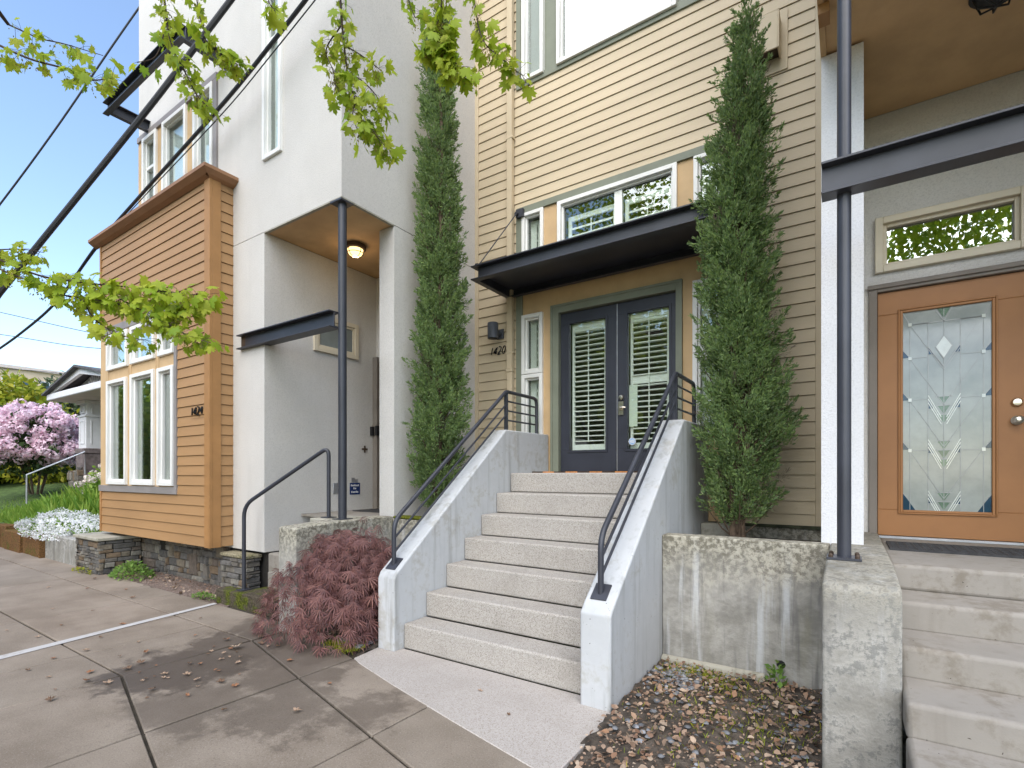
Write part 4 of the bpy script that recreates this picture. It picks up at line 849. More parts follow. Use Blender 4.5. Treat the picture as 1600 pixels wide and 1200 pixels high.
def strip(b, p, q, wd=0.004, dep=0.0035):
    (u0, v0), (u1, v1) = p, q; x0, z0, x1, z1 = gx(u0), gz(v0), gx(u1), gz(v1); L = math.hypot(x1 - x0, z1 - z0) or 1; nx, nz = -(z1 - z0) / L * wd / 2, (x1 - x0) / L * wd / 2
    b.prism_y([(x0 + nx, z0 + nz), (x1 + nx, z1 + nz), (x1 - nx, z1 - nz), (x0 - nx, z0 - nz)], GY - dep, GY - 0.0002)
def tri(b, pts, dep=0.0025): b.prism_y([(gx(u), gz(v)) for u, v in pts], GY - dep, GY - 0.0003)
for u in (0.085, 0.30, 0.665, 0.915): strip(lead, (u, 0.065), (u, 1.0))
strip(lead, (0.48, 0.0), (0.48, 1.0))
for v in (0.065, 0.235, 0.445, 0.70): strip(lead, (0.085, v), (0.30, v)); strip(lead, (0.665, v), (0.915, v))
strip(lead, (0.085, 0.065), (0.915, 0.065), 0.007)
for v0 in (0.065, 0.235, 0.445, 0.70):
    strip(lead, (0.085, v0), (0.48, v0 + 0.24)); strip(lead, (0.915, v0), (0.48, v0 + 0.24))
    for u in (0.085, 0.915): bev.box(gx(u) - 0.011, gx(u) + 0.011, GY - 0.007, GY - .0036, gz(v0) - 0.013, gz(v0) + 0.013)
for v in (0.23, 0.445, 0.695, 0.955):
    e = 0.05 if v < .9 else 0.085
    tri(blue, [(0.0, v), (0.0, v - 0.04), (0.085, v)] if v < .9 else [(0, 1.0), (0, .915), (0.15, 1.0)]); tri(blue, [(1.0, v), (1.0, v - 0.04), (0.915, v)] if v < .9 else [(1, 1.0), (1, .915), (0.85, 1.0)])
    strip(lead, (0, v - .04), (0.085, v), .005); strip(lead, (1, v - .04), (.915, v), .005)
for v in (0.225, 0.495, 0.715, 0.965):
    tri(blue, [(0.30, v), (0.30, v - 0.042), (0.375, v)]); tri(blue, [(0.665, v), (0.665, v - 0.042), (0.585, v)])
    strip(lead, (0.30, v), (0.375, v), .005); strip(lead, (0.585, v), (0.665, v), .005)
tri(bev, [(0.48, 0.135), (0.575, 0.19), (0.48, 0.25), (0.385, 0.19)], 0.005)
for p, q in (((0.48, .135), (.575, .19)), ((.575, .19), (.48, .25)), ((.48, .25), (.385, .19)), ((.385, .19), (.48, .135)), ((.30, .185), (.48, .29)), ((.665, .185), (.48, .29))): strip(lead, p, q, .006, .006)
for c0 in (0.435, 0.655, 0.91):
    for k in range(3):
        v = c0 + 0.045 * k; hw = 0.075 - 0.004 * k
        tri(green, [(0.48 - hw, v), (0.48 + hw, v), (0.48, v + 0.042)]); strip(lead, (0.48 - hw - .02, v), (0.48 + hw + .02, v), .006)
    for k in range(3):
        o_ = 0.02 + 0.03 * k
        strip(bev, (0.30, c0 - 0.02 + o_ * .6), (0.45, c0 + 0.09 + o_ * .6), .006, .004); strip(bev, (0.665, c0 - 0.02 + o_ * .6), (0.51, c0 + 0.09 + o_ * .6), .006, .004)
tri(green, [(0.40, 0.0), (0.56, 0.0), (0.48, 0.05)])
for p, q in (((0.0, 0.0), (0.085, .065)), ((1, 0), (.915, .065)), ((.38, 0), (.48, .065)), ((.58, 0), (.48, .065))): strip(lead, p, q, .006)
lead.build('lead_came', 'lead', od); blue.build('blue_glass', 'blue_glass', od); green.build('green_glass', 'green_glass', od); bev.build('bevelled_glass', 'bevel_glass', od)
for z in (1.897, 2.03):
    k = MB(); k.lathe((1.033, DY - .0005, z), [(0.034, 0), (0.034, 0.008), (0.020, 0.018), (0.016, 0.03), (0.029, 0.042), (0.031, 0.055), (0.022, 0.066), (0.006, 0.069)] if z < 2 else [(0.033, 0), (0.033, 0.010), (0.024, 0.022), (0.012, 0.024)], 22, 'y'); k.build('doorknob' if z < 2 else 'deadbolt', 'brushed_metal', od, smooth=True)
MB().box(0.197, 1.139, YD - 0.03, YD + 0.08, 0.981, 0.998).build('threshold', 'grey_metal', H3)
window_x(H3, 0.18, 1.10, 3.15, 3.60, YD - 0.012, 0.055, 'cream_frame', 'glass', name='transom_window')
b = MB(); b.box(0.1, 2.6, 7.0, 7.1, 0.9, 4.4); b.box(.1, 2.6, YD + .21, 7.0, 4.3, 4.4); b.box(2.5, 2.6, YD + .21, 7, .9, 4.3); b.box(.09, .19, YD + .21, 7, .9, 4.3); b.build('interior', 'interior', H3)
b = MB(); b.tube([(-0.022, 3.45, 1.03), (-0.022, 3.45, 4.459)], 0.0345, 20); b.box(-0.105, 0.06, 3.37, 3.53, 1.022, 1.034); pp = b.build('porch_post', 'dark_steel', H3, smooth=True)
b = MB()
for x, y in ((-.085, 3.39), (.04, 3.39), (-.085, 3.51), (.04, 3.51)): b.lathe((x, y, 1.034), [(0.012, 0), (0.012, 0.012), (0.006, 0.02)], 8)
b.build('anchor_bolts', 'rust_brown', pp)
b = MB(); ibeam_x(b, -0.13, 2.0, 3.42, 3.085, 3.265, 0.115); b.build('porch_beam', 'dark_steel', H3, bevel=0.002, seg=1)
pl3 = MB(); LX, LYY = 0.75, 4.2
pl3.lathe((LX, LYY, 4.44), [(0.09, -0.03), (0.13, 0.0), (0.13, 0.0195)], 24); q3 = pl3.build('porch_light', 'black_paint', H3, smooth=True)
c_ = MB()
for k in range(4): c_.tube([(LX + math.cos(q) * r, LYY + math.sin(q) * r, 4.43 - h) for q in [k * PI / 4] for r, h in ((-0.11, 0), (-0.09, 0.06), (0, 0.09), (0.09, 0.06), (0.11, 0))], 0.006, 6)
c_.build('cage', 'black_paint', q3)
# plinth and steps of the right house
p3 = thing('porch_plinth', (0.05, 2.87, 0), 'stained concrete plinth under the right porch post', 'plinth')
MB().prism_x([(2.85, -0.05), (2.85, 0.955), (2.88, 0.985), (3.385, 1.02), (5.17, 1.02), (5.17, -0.05)], -0.107, 0.2).build('plinth_block', 'plinth_concrete', p3, bevel=0.014, seg=3)
s3 = thing('porch_steps', (1.2, 2.7, 0), 'grey concrete steps leading up to the orange door', 'stairs')
zt = 0.98; yt = 3.69
MB().box(0.203, 1.999, yt, YD - .001, zt - 0.15, zt).build('landing', 'grey_step', s3, bevel=0.022, seg=3)
for i in range(1, 7):
    z1_ = zt - 0.145 * i; MB().box(0.2008, 1.999, yt - 0.333 * i, yt - 0.333 * (i - 1) + .03, z1_ - 0.16, z1_).build('step', 'grey_step', s3, bevel=0.022, seg=3)
b = MB(); b.box(0.235, 1.6, 4.34, 4.355, .981, .995); b.box(0.235, 1.6, 4.775, 4.79, .981, .995); b.box(.235, .25, 4.3555, 4.7745, .981, .995); b.box(1.585, 1.6, 4.3555, 4.7745, .981, .995)
y = 4.375; k = 0
while y < 4.77:
    b.box(0.2505, 1.5845, y, y + 0.012, .982, .994); y += 0.052
x = 0.29; k = 0
while x < 1.57:
    y0 = 4.3555 + (0.032 if k % 2 else 0)
    b.box(x, x + 0.010, 4.3555, 4.7745, .9825, .9935); x += 0.045; k += 1
rm = thing('rubber_mat', (0.9, 4.55, 0.981), 'black open-grid rubber doormat below the orange door', 'doormat'); b.build('grid', 'doormat_rubber', rm)
pw2 = thing('planter_wall', (-0.7, 4.06, 0), 'streaked grey planter wall below the right juniper', 'wall')
b = MB(); b.box(-1.245, -0.109, 4.05, 4.21, -0.03, 1.02); b.build('wall_body', 'weathered', pw2, bevel=0.012)
MB().box(-1.244, -0.11, 4.211, 5.68, -0.03, 0.86).build('planter_soil', 'soil', pw2)
b = MB(); b.box(-1.246 + .003, -0.92, 5.32, 5.44, 0.861, 1.01); b.build('kerb_block', 'lichen', pw2, bevel=0.01)
b = MB(); b.lathe((-0.40, 4.0475, 0.155), [(0.03, -.0005), (0.026, 0.001)], 9, 'y'); b.build('weep_hole', 'black_paint', pw2)
b = MB(); b.prism_x([(4.049, -0.03), (4.0, -0.03), (4.015, 0.055), (4.049, 0.075)], -1.243, -0.5); b.build('footing', 'lichen', pw2, bevel=0.01)

# ================================================================== PLANTS
def juniper(name, cx, cy, prof, zb, label, n_plume, seed, side_gap=None):
    """slender upright juniper: prof = [(z, radius, dx)]"""
    global RNG; RNG = np.random.default_rng(seed)
    root = thing(name, (cx, cy, zb), label, 'tree', 'columnar junipers flanking the stairs')
    pz = np.array([p[0] for p in prof]); pr = np.array([p[1] for p in prof]); pd = np.array([p[2] for p in prof])
    zt = pz.max(); R = lambda z: np.interp(z, pz, pr); DX = lambda z: np.interp(z, pz, pd)
    t = MB(); rr = random.Random(seed)
    for k in range(3):
        a = rr.uniform(0, 6.28); q = 0.05 if k else 0.0
        pts = [(cx + DX(z) * .8 + q * math.cos(a) * (1 + (z - zb) * .3) + rr.uniform(-.012, .012), cy + q * math.sin(a) * (1 + (z - zb) * .25) + rr.uniform(-.012, .012), z) for z in np.linspace(zb - 0.05, zt - 0.3 - 0.4 * k, 14)]
        t.tube(pts, [0.042 * (1 - i / 15) * (1 if k == 0 else 0.55) + 0.006 for i in range(14)], 8)
    lim = []
    zz = zb + 0.18 + (zt - zb - 0.2) * RNG.random(n_plume) ** 0.95
    keep = RNG.random(n_plume) < np.clip(R(zz) / pr.max() * 1.15, 0.25, 1); zz = zz[keep]; n = len(zz)
    ph = RNG.random(n) * 2 * PI; rf = RNG.random(n) ** 0.55
    lump = 0.80 + 0.26 * np.sin(3 * ph + 4.1 * zz + seed) * np.sin(5.3 * zz + 2 * ph) + 0.12 * RNG.normal(size=n)
    hole = (np.sin(2 * ph + 3.3 * zz + seed * 1.7) + 0.7 * np.sin(7.1 * zz + ph)) < -1.22
    ok = ~(hole & (RNG.random(n) < 0.75)); zz, ph, rf, lump = zz[ok], ph[ok], rf[ok], lump[ok]; n = len(zz)
    r = R(zz) * rf * lump * 0.92
    out = np.stack([np.cos(ph), np.sin(ph), np.zeros(n)], -1)
    P = np.stack([cx + DX(zz) + r * out[:, 0], cy + r * out[:, 1], zz], -1)
    up = np.array([0, 0, 1.0]); D = unit(out * (0.35 + 0.5 * RNG.random(n))[:, None] + up * 0.8 + RNG.normal(size=(n, 3)) * 0.18)
    L = 0.09 + 0.13 * RNG.random(n)
    for i in range(0, n, 9):
        z0 = max(zb + 0.05, zz[i] - 0.25 - r[i] * 0.6)
        t.tube([(cx + DX(z0) * .8, cy, z0), (cx + DX(z0) + out[i, 0] * r[i] * .55, cy + out[i, 1] * r[i] * .55, (z0 + zz[i]) / 2 - .03), tuple(P[i] + D[i] * .05)], [0.010, 0.007, 0.003], 5)
    t.build('trunk', 'bark', root, smooth=True)
    m = 84
    s = RNG.random((n, m)); rad_ = 0.045 * np.sin(np.clip(s * 1.15 + .12, 0, 1) * PI) + 0.008
    off = rdir(n * m).reshape(n, m, 3) * (rad_ * (0.5 + 0.7 * RNG.random((n, m))))[..., None]
    C = P[:, None] + D[:, None] * (L[:, None] * s)[..., None] + off
    DD = unit(D[:, None] * 0.8 + off * 9 + RNG.normal(size=(n, m, 3)) * 0.35)
    S = 0.018 + 0.022 * RNG.random((n, m))
    C, DD, S = C.reshape(-1, 3), DD.reshape(-1, 3), S.reshape(-1)
    dead = np.repeat((rf < 0.40) & (RNG.random(n) < 0.30) | (RNG.random(n) < 0.02), m)
    V, F = scatter(C[~dead], DD[~dead], rdir((~dead).sum()), S[~dead], [(0, 0.12, 0), (0, -0.12, 0), (0.6, 0.15, .04), (0.6, -0.15, .04), (1.0, 0, 0)], [(0, 1, 3), (0, 3, 2), (2, 3, 4)])
    np_mesh('crown', V, F, 'juniper', root)
    if dead.sum() > 0:
        V, F = scatter(C[dead], DD[dead], rdir(dead.sum()), S[dead] * 1.1, [(0, 0.05, 0), (0, -0.05, 0), (1.0, 0, 0)], [(0, 1, 2)])
        np_mesh('dry_twigs', V, F, 'juniper_dead', root)
    return root
juniper('columnar_juniper', -3.98, 4.47, [(0.95, 0.08, 0.0), (1.15, 0.22, 0), (1.5, 0.29, 0.0), (2.1, 0.335, 0.0), (2.7, 0.33, 0.0), (3.4, 0.295, 0), (4.1, 0.26, 0.01), (4.7, 0.235, 0.0), (5.2, 0.195, 0.0), (5.7, 0.165, 0.0), (6.2, 0.14, 0.0), (6.6, 0.08, 0), (6.85, 0.02, 0)], 0.93, 'tall slender juniper against the white house, left of the stairs', 2700, 3)
juniper('columnar_juniper', -0.84, 4.92, [(0.88, 0.06, 0.0), (1.1, 0.25, -.02), (1.35, 0.31, 0.0), (1.8, 0.41, 0.05), (2.1, 0.39, 0.03), (2.6, 0.35, 0.02), (3.2, 0.31, 0.0), (3.75, 0.29, 0.0), (4.2, 0.28, 0.03), (4.6, 0.23, 0.05), (4.95, 0.14, 0.07), (5.25, 0.085, 0.09), (5.55, 0.03, 0.09)], 0.86, 'bushier juniper with bare lower trunk, right of the stairs', 2500, 8)

# red laceleaf maple
def lace_shape():
    V = []; F = []
    for k, a in enumerate((-1.25, -0.85, -0.42, 0.0, 0.42, 0.85, 1.25)):
        L = 1.0 - 0.28 * abs(a); w_ = 0.038; ca, sa = math.cos(a), math.sin(a); i = len(V)
        for u, q, dz in ((0.02, -0.25, 0), (0.02, 0.25, 0), (0.55, -1, -0.12), (0.55, 1, -0.12), (1.0, 0, -0.42)):
            x, y = u * L, q * w_; V.append((x * ca - y * sa, x * sa + y * ca, dz * L))
        F += [(i, i + 1, i + 3), (i, i + 3, i + 2), (i + 2, i + 3, i + 4)]
    return V, F
LACE = lace_shape()
RNG = np.random.default_rng(21)
lm = thing('laceleaf_maple', (-4.0, 3.4, 0.0), 'low weeping red laceleaf maple in the bed beside the stairs', 'shrub')
t = MB(); tips = []; rr = random.Random(4)
cx_, cy_ = -4.10, 3.13
for k in range(26):
    a = rr.uniform(0, 2 * PI); L = rr.uniform(0.5, 1.0); ex, ey = 0.92 * L * math.cos(a), 0.55 * L * math.sin(a); hz = rr.uniform(0.55, 0.95)
    ex = min(ex, 0.62); ze = max(0.06, hz - 0.75 * L ** 1.5 + rr.uniform(-.1, .15))
    p = [(cx_, cy_, 0.0), (cx_ + ex * .08, cy_ + ey * .08, 0.35), (cx_ + ex * .35, cy_ + ey * .35, hz * .85), (cx_ + ex * .7, cy_ + ey * .7, (hz + ze) / 2 + .08), (cx_ + ex, cy_ + ey, ze)]
    sp_ = spline(p, 5); t.tube(sp_, [0.022 * (1 - i / len(sp_)) + .003 for i in range(len(sp_))], 6); tips.append(sp_)
t.build('trunk', 'twig', lm, smooth=True)
C = []; D = []
for sp_ in tips:
    for k in range(130):
        q = 0.25 + 0.75 * rr.random() ** 0.7; i = min(int(q * (len(sp_) - 1)), len(sp_) - 2); p = sp_[i].lerp(sp_[i + 1], rr.random())
        o = Vector((rr.gauss(0, .085), rr.gauss(0, .085), rr.gauss(0, .06))); c = p + o
        if c.x > -3.43: c.x = -3.43 - rr.random() * .1
        if c.z < 0.07: c.z = 0.07 + rr.random() * .08
        d_ = (sp_[i + 1] - sp_[i]).normalized() * 0.6 + Vector((o.x * 4, o.y * 4, -0.55)); C.append(c); D.append(d_)
for k in range(1050):                                                 # outer skirt of drooping leaves
    a = rr.uniform(0, 2 * PI); q = rr.random() ** 0.5; x, y = 0.98 * q * math.cos(a), 0.56 * q * math.sin(a)
    if cx_ + x > -3.44: x = -3.46 - cx_ - rr.random() * .1
    z = 0.88 * (1 - q ** 2.4) + rr.uniform(-.10, .08); C.append(Vector((cx_ + x, cy_ + y, max(.06, z)))); D.append(Vector((x * 1.2, y * 1.2, -0.5 + rr.uniform(-.2, .3))))
n = len(C); C = np.array([tuple(c) for c in C]); D = np.array([tuple(c) for c in D]) + RNG.normal(size=(n, 3)) * 0.25
D[:, 1] -= 0.15
V, F = scatter(C, D, np.array([0, 0, 1.0]) + RNG.normal(size=(n, 3)) * 0.45, 0.075 + 0.055 * RNG.random(n), *LACE)
np_mesh('foliage', V, F, 'lace_red', lm)

# street maple whose boughs hang into the view from above (trunk stands by the kerb, behind the viewer)
RNG = np.random.default_rng(5)
mt = thing('street_maple', (-2.6, -1.1, 0), 'street maple with fresh yellow-green leaves on boughs hanging overhead', 'tree')
t = MB(); top = Vector((-2.5, -1.0, 3.3))
t.tube(spline([(-2.6, -1.1, -0.1), (-2.58, -1.08, 1.2), (-2.52, -1.02, 2.5), top, (-2.45, -0.9, 4.6), (-2.4, -0.8, 6.5)], 5), [0.17 - 0.004 * i for i in range(26)], 12)
t.build('trunk', 'bark', mt, smooth=True)
TW = dict(
    A0=[(-4.8, 0.78, 3.02), (-4.59, 0.92, 2.89), (-4.38, 1.06, 2.79), (-4.21, 1.17, 2.755), (-4.04, 1.29, 2.73), (-3.86, 1.4, 2.71), (-3.73, 1.49, 2.69), (-3.59, 1.58, 2.67), (-3.47, 1.66, 2.655)],
    A1=[(-4.75, 0.80, 2.95), (-4.59, 0.92, 2.83), (-4.38, 1.06, 2.73), (-4.24, 1.15, 2.66), (-4.07, 1.26, 2.60)], A2=[(-4.24, 1.15, 2.66), (-4.07, 1.26, 2.63), (-3.86, 1.4, 2.58), (-3.73, 1.49, 2.51), (-3.59, 1.58, 2.41), (-3.42, 1.69, 2.34)],
    A3=[(-4.16, 1.21, 2.65), (-4.07, 1.26, 2.5), (-3.93, 1.35, 2.40), (-3.80, 1.44, 2.37)], A4=[(-4.1, 1.25, 2.74), (-3.95, 1.42, 2.62), (-3.75, 1.55, 2.57), (-3.6, 1.62, 2.60)], A5=[(-4.7, 0.85, 2.95), (-4.55, 1.0, 2.98), (-4.45, 1.1, 2.97)],
    B0=[(-4.8, 0.78, 4.41), (-4.59, 0.92, 4.28), (-4.42, 1.03, 4.19), (-4.24, 1.15, 4.13), (-4.11, 1.24, 4.06), (-3.98, 1.32, 4.07)], B1=[(-4.55, .95, 4.42), (-4.38, 1.06, 4.33), (-4.24, 1.15, 4.29), (-4.04, 1.29, 4.22)],
    C0=[(-3.73, 1.49, 4.9), (-3.70, 1.51, 4.55), (-3.66, 1.53, 4.29), (-3.59, 1.58, 4.11), (-3.52, 1.63, 3.95), (-3.42, 1.70, 3.83)], C1=[(-3.55, 1.61, 4.8), (-3.50, 1.64, 4.42), (-3.40, 1.71, 4.24), (-3.31, 1.77, 4.16)], C2=[(-3.70, 1.51, 4.45), (-3.71, 1.5, 4.32), (-3.75, 1.47, 4.20), (-3.85, 1.41, 4.17)],
    D0=[(-2.76, 2.13, 4.9), (-2.75, 2.14, 4.55), (-2.73, 2.15, 4.29), (-2.70, 2.17, 4.04), (-2.65, 2.2, 3.89), (-2.57, 2.26, 3.72), (-2.5, 2.31, 3.61)], D1=[(-2.745, 2.145, 4.42), (-2.83, 2.09, 4.26), (-2.79, 2.11, 4.12), (-2.77, 2.12, 3.99)], D2=[(-2.74, 2.15, 4.29), (-2.64, 2.21, 4.22), (-2.53, 2.28, 4.12)], D3=[(-2.70, 2.17, 4.10), (-2.62, 2.22, 4.04), (-2.54, 2.27, 3.93), (-2.52, 2.29, 3.82)], D4=[(-2.66, 2.19, 3.93), (-2.68, 2.18, 3.82), (-2.64, 2.2, 3.70)],
    E0=[(-2.2, 2.5, 4.9), (-2.2, 2.5, 4.42), (-2.19, 2.5, 4.27), (-2.17, 2.52, 4.14)], E1=[(-2.05, 2.6, 4.8), (-1.99, 2.64, 4.35), (-1.88, 2.71, 4.20), (-1.76, 2.79, 4.08)], E2=[(-2.2, 2.5, 4.5), (-2.26, 2.46, 4.32), (-2.28, 2.44, 4.25)], E3=[(-2.17, 2.52, 4.25), (-2.1, 2.57, 4.13), (-2.03, 2.61, 4.10)],
    F0=[(-2.4, 2.36, 4.9), (-2.38, 2.37, 4.6), (-2.34, 2.40, 4.45)], F1=[(-3.2, 1.85, 4.9), (-3.15, 1.88, 4.6), (-3.1, 1.9, 4.5)])
dens = dict(A0=7.5, A1=4.5, A2=7.0, A3=5, A4=7.6, A5=4, B0=3.8, B1=2.6, C0=6.5, C1=6.5, C2=1.0, D0=6, D1=6.5, D2=5.0, D3=6, D4=8, E0=17, E1=7, E2=14, E3=9, F0=3, F1=3)
bq = MB(); LC = []; LD = []; LS = []; LN = []; SCn = []; rr = random.Random(12)
def limb(p): bq.tube(spline(p, 6), [0.05 * (1 - i / (6 * (len(p) - 1) + 1)) + 0.006 for i in range(6 * (len(p) - 1) + 1)], 8)
limb([tuple(top), (-3.5, -0.6, 3.6), (-4.4, 0.2, 3.35), (-4.8, 0.78, 3.02)])
limb([(-2.46, -0.95, 4.2), (-3.4, -0.3, 4.75), (-4.3, 0.3, 4.7), (-4.8, 0.78, 4.41)])
limb([(-2.45, -0.9, 4.6), (-2.9, 0.2, 5.2), (-3.4, 1.0, 5.2), (-3.73, 1.49, 4.9)])
limb([(-2.42, -0.85, 5.0), (-2.5, 0.5, 5.6), (-2.7, 1.6, 5.4), (-2.76, 2.13, 4.9)])
limb([(-2.42, -0.85, 5.0), (-2.2, 0.8, 5.7), (-2.15, 2.0, 5.4), (-2.2, 2.5, 4.9)])
limb([(-2.15, 2.0, 5.4), (-2.07, 2.4, 5.1), (-2.05, 2.6, 4.8)]); limb([(-3.4, 1.0, 5.2), (-3.5, 1.4, 5.05), (-3.55, 1.61, 4.8)]); limb([(-3.4, -0.3, 4.75), (-4.2, 0.5, 4.6), (-4.55, .95, 4.42)])
limb([(-2.7, 1.6, 5.4), (-2.5, 2.1, 5.1), (-2.4, 2.36, 4.9)]); limb([(-3.4, 1.0, 5.2), (-3.25, 1.6, 5.1), (-3.2, 1.85, 4.9)])
for k, p in TW.items():
    s_ = spline(p, 6); n = len(s_); r0 = 0.0075 if k in ('D0', 'C0', 'A0', 'A1', 'B0') else 0.0042
    bq.tube(s_, [r0 * (1 - 0.75 * i / n) + 0.0008 for i in range(n)], 6)
    Lt = sum((s_[i + 1] - s_[i]).length for i in range(n - 1)); cnt = int(Lt * dens[k] * 13)
    for j in range(cnt):
        q = min(0.999, 0.06 + 0.94 * rr.random() ** 0.85); i = int(q * (n - 1)); b0 = s_[i].lerp(s_[i + 1], rr.random()); tg = (s_[i + 1] - s_[i]).normalized()
        pet = Vector((rr.gauss(0, 1), rr.gauss(0, 1), rr.gauss(-0.25, .8))).normalized() * rr.uniform(0.03, 0.085) + tg * rr.uniform(0, .04)
        c = b0 + pet; bq.tube([b0, b0 + pet * .55 + Vector((0, 0, .006)), c], 0.0011, 4, cap=False)
        LC.append(c); LD.append(pet.normalized() * 0.5 + Vector((rr.gauss(0, .3), rr.gauss(0, .3), -0.55))); LS.append(rr.uniform(0.045, 0.10) if rr.random() < .75 else rr.uniform(.03, .05)); LN.append((rr.gauss(0.2, .6), rr.gauss(-0.5, .6), rr.gauss(0.6, .5)))
        if rr.random() < 0.28:
            for m in range(rr.randint(4, 9)): SCn.append(b0 + Vector((rr.gauss(0, .018), rr.gauss(0, .018), -rr.uniform(.01, .085))))
bq.build('branches', 'twig', mt, smooth=True)
RNG = np.random.default_rng(15); n = 9500; k = 44; cc = rdir(k) * np.array([5.2, 2.4, 2.3]) * (.4 + .6 * RNG.random(k))[:, None] + np.array([-1.2, -2.8, 8.8]); cc[:20] = np.stack([RNG.uniform(-.2, 3.6, 20), RNG.uniform(-3.4, -2.2, 20), RNG.uniform(5.7, 7.5, 20)], -1); cc[20:32] = np.stack([RNG.uniform(-8.5, -3.8, 12), RNG.uniform(-3.4, -2.2, 12), RNG.uniform(7.6, 10.2, 12)], -1); i = RNG.integers(0, k, n); u = rdir(n)
V, F = scatter(cc[i] + u * (1.25 * (.3 + .7 * RNG.random(n)))[:, None], u + RNG.normal(size=(n, 3)) * .6 + np.array([0, 0, -.5]), u + RNG.normal(size=(n, 3)) * .5, .15 * (.6 + .8 * RNG.random(n)), *LEAF4); np_mesh('crown', V, F, 'maple_leaf', mt)
V, F = scatter([tuple(c) for c in LC], [tuple(c) for c in LD], LN, LS, *MAPLE); np_mesh('leaves', V, F, 'maple_leaf', mt)
n = len(SCn); V, F = scatter([tuple(c) for c in SCn], np.array([0, 0, -1.0]) + RNG.normal(size=(n, 3)) * .6, rdir(n), 0.012 + 0.012 * RNG.random(n), *LEAF4); np_mesh('seed_clusters', V, F, 'samara', mt)

# small green plants and weeds at the foot of the walls
def leafy_clump(name, label, c, rx, ry, h, n, size, mat, seed, cat='plant', group=None, shape=LEAF4, up=0.55):
    global RNG; RNG = np.random.default_rng(seed)
    r = thing(name, (c[0], c[1], c[2]), label, cat, group)
    a = RNG.random(n) * 2 * PI; q = RNG.random(n) ** 0.55; x, y = c[0] + rx * q * np.cos(a), c[1] + ry * q * np.sin(a)
    z = c[2] + h * (1 - q ** 2) * (0.35 + 0.65 * RNG.random(n)) + 0.01
    D = np.stack([np.cos(a) * q, np.sin(a) * q, np.full(n, up) * RNG.random(n)], -1) + RNG.normal(size=(n, 3)) * 0.35
    V, F = scatter(np.stack([x, y, z], -1), D, np.array([0, 0, 1.0]) + RNG.normal(size=(n, 3)) * .5, size * (0.6 + 0.8 * RNG.random(n)), *shape)
    np_mesh('foliage', V, F, mat, r)
    b = MB(); rr = random.Random(seed)
    for k in range(min(14, n // 10)): i = rr.randrange(n); b.tube([(c[0] + rr.gauss(0, rx * .1), c[1] + rr.gauss(0, ry * .1), c[2] - .01), (float(x[i]), float(y[i]), float(z[i]))], 0.002, 4)
    b.build('stems', 'twig', r); return r
leafy_clump('green_clump', 'bright green leafy clump beside the stone pillar corner', (-8.72, 3.14, 0.01), 0.42, 0.20, 0.20, 620, 0.055, 'bright_green', 31)
leafy_clump('green_clump', 'tiny pale green weed at the end of the white line', (-6.45, 3.05, 0.01), 0.22, 0.08, 0.06, 200, 0.03, 'bright_green', 32)
leafy_clump('green_clump', 'sparse yellowish weeds at the foot of the stone pillar', (-9.75, 2.86, 0.0), 0.40, 0.06, 0.07, 160, 0.028, 'yellow_green', 33)
leafy_clump('green_clump', 'small weed sprouting below the weep hole', (-0.42, 3.95, 0.03), 0.05, 0.05, 0.17, 40, 0.05, 'bright_green', 34, up=1.6)
RNG = np.random.default_rng(77)
# fallen leaves in the right bed, pebbles, weeds: nobody could count them
def ground_z(x, y): return -0.035 + 0.06 * np.clip((y - (2.0 - 0.25 * (x + 0.1))) / 0.5, 0, 1)
n = 2700; x = RNG.uniform(-1.22, -0.12, n); y = RNG.uniform(1.85, 4.02, n); z = ground_z(x, y) + 0.008 + 0.03 * RNG.random(n)
CURL = ([(0, 0, 0), (0.3, 0.3, 0.10), (0.3, -0.3, 0.12), (0.65, 0.28, 0.02), (0.65, -0.26, 0.10), (1.0, 0, -0.05), (0.45, 0, 0.0)], [(0, 6, 1), (0, 2, 6), (1, 6, 3), (2, 4, 6), (3, 6, 5), (6, 4, 5)])
V, F = scatter(np.stack([x, y, z], -1), np.concatenate([RNG.normal(size=(n, 2)), RNG.normal(size=(n, 1)) * .35], 1), np.array([0, 0, 1.0]) + RNG.normal(size=(n, 3)) * .45, 0.014 + 0.042 * RNG.random(n) ** 2.2, *CURL)
tag(np_mesh('leaf_litter', V, F, 'dry_leaf'), 'brown fallen leaves covering the bed below the grey planter wall', 'leaf litter', kind='stuff')
n = 420; x = np.concatenate([RNG.uniform(-4.3, -3.42, n // 2), RNG.uniform(-9.0, -6.2, n - n // 2)]); y = np.concatenate([RNG.uniform(2.78, 3.9, n // 2), RNG.uniform(3.04, 3.42, n - n // 2)])
V, F = scatter(np.stack([x, y, 0.02 + 0.03 * RNG.random(n)], -1), np.concatenate([RNG.normal(size=(n, 2)), RNG.normal(size=(n, 1)) * .35], 1), np.array([0, 0, 1.0]) + RNG.normal(size=(n, 3)) * .4, 0.02 + 0.045 * RNG.random(n) ** 2, *CURL)
tag(np_mesh('bed_litter', V, F, 'dry_leaf'), 'brown leaf litter in the strips below the maple and stone wall', 'leaf litter', kind='stuff')
b = MB(); rr = random.Random(6)
def pebble(b, x, y, z, s):
    k = len(b.v); vs = []; fs = []
    for i, (lat, r) in enumerate(((-.6, .7), (0, 1), (.6, .7))):
        for j in range(7): q = 2 * PI * j / 7 + i * .3; vs.append((x + s * r * math.cos(q) * rr.uniform(.85, 1.15), y + s * r * math.sin(q) * rr.uniform(.85, 1.15), z + s * .6 * lat))
    for i in range(2):
        for j in range(7): fs.append((i * 7 + j, i * 7 + (j + 1) % 7, (i + 1) * 7 + (j + 1) % 7, (i + 1) * 7 + j))
    vs.append((x, y, z + s * .55)); fs += [(14 + j, 14 + (j + 1) % 7, 21) for j in range(7)]; b.add(vs, fs)
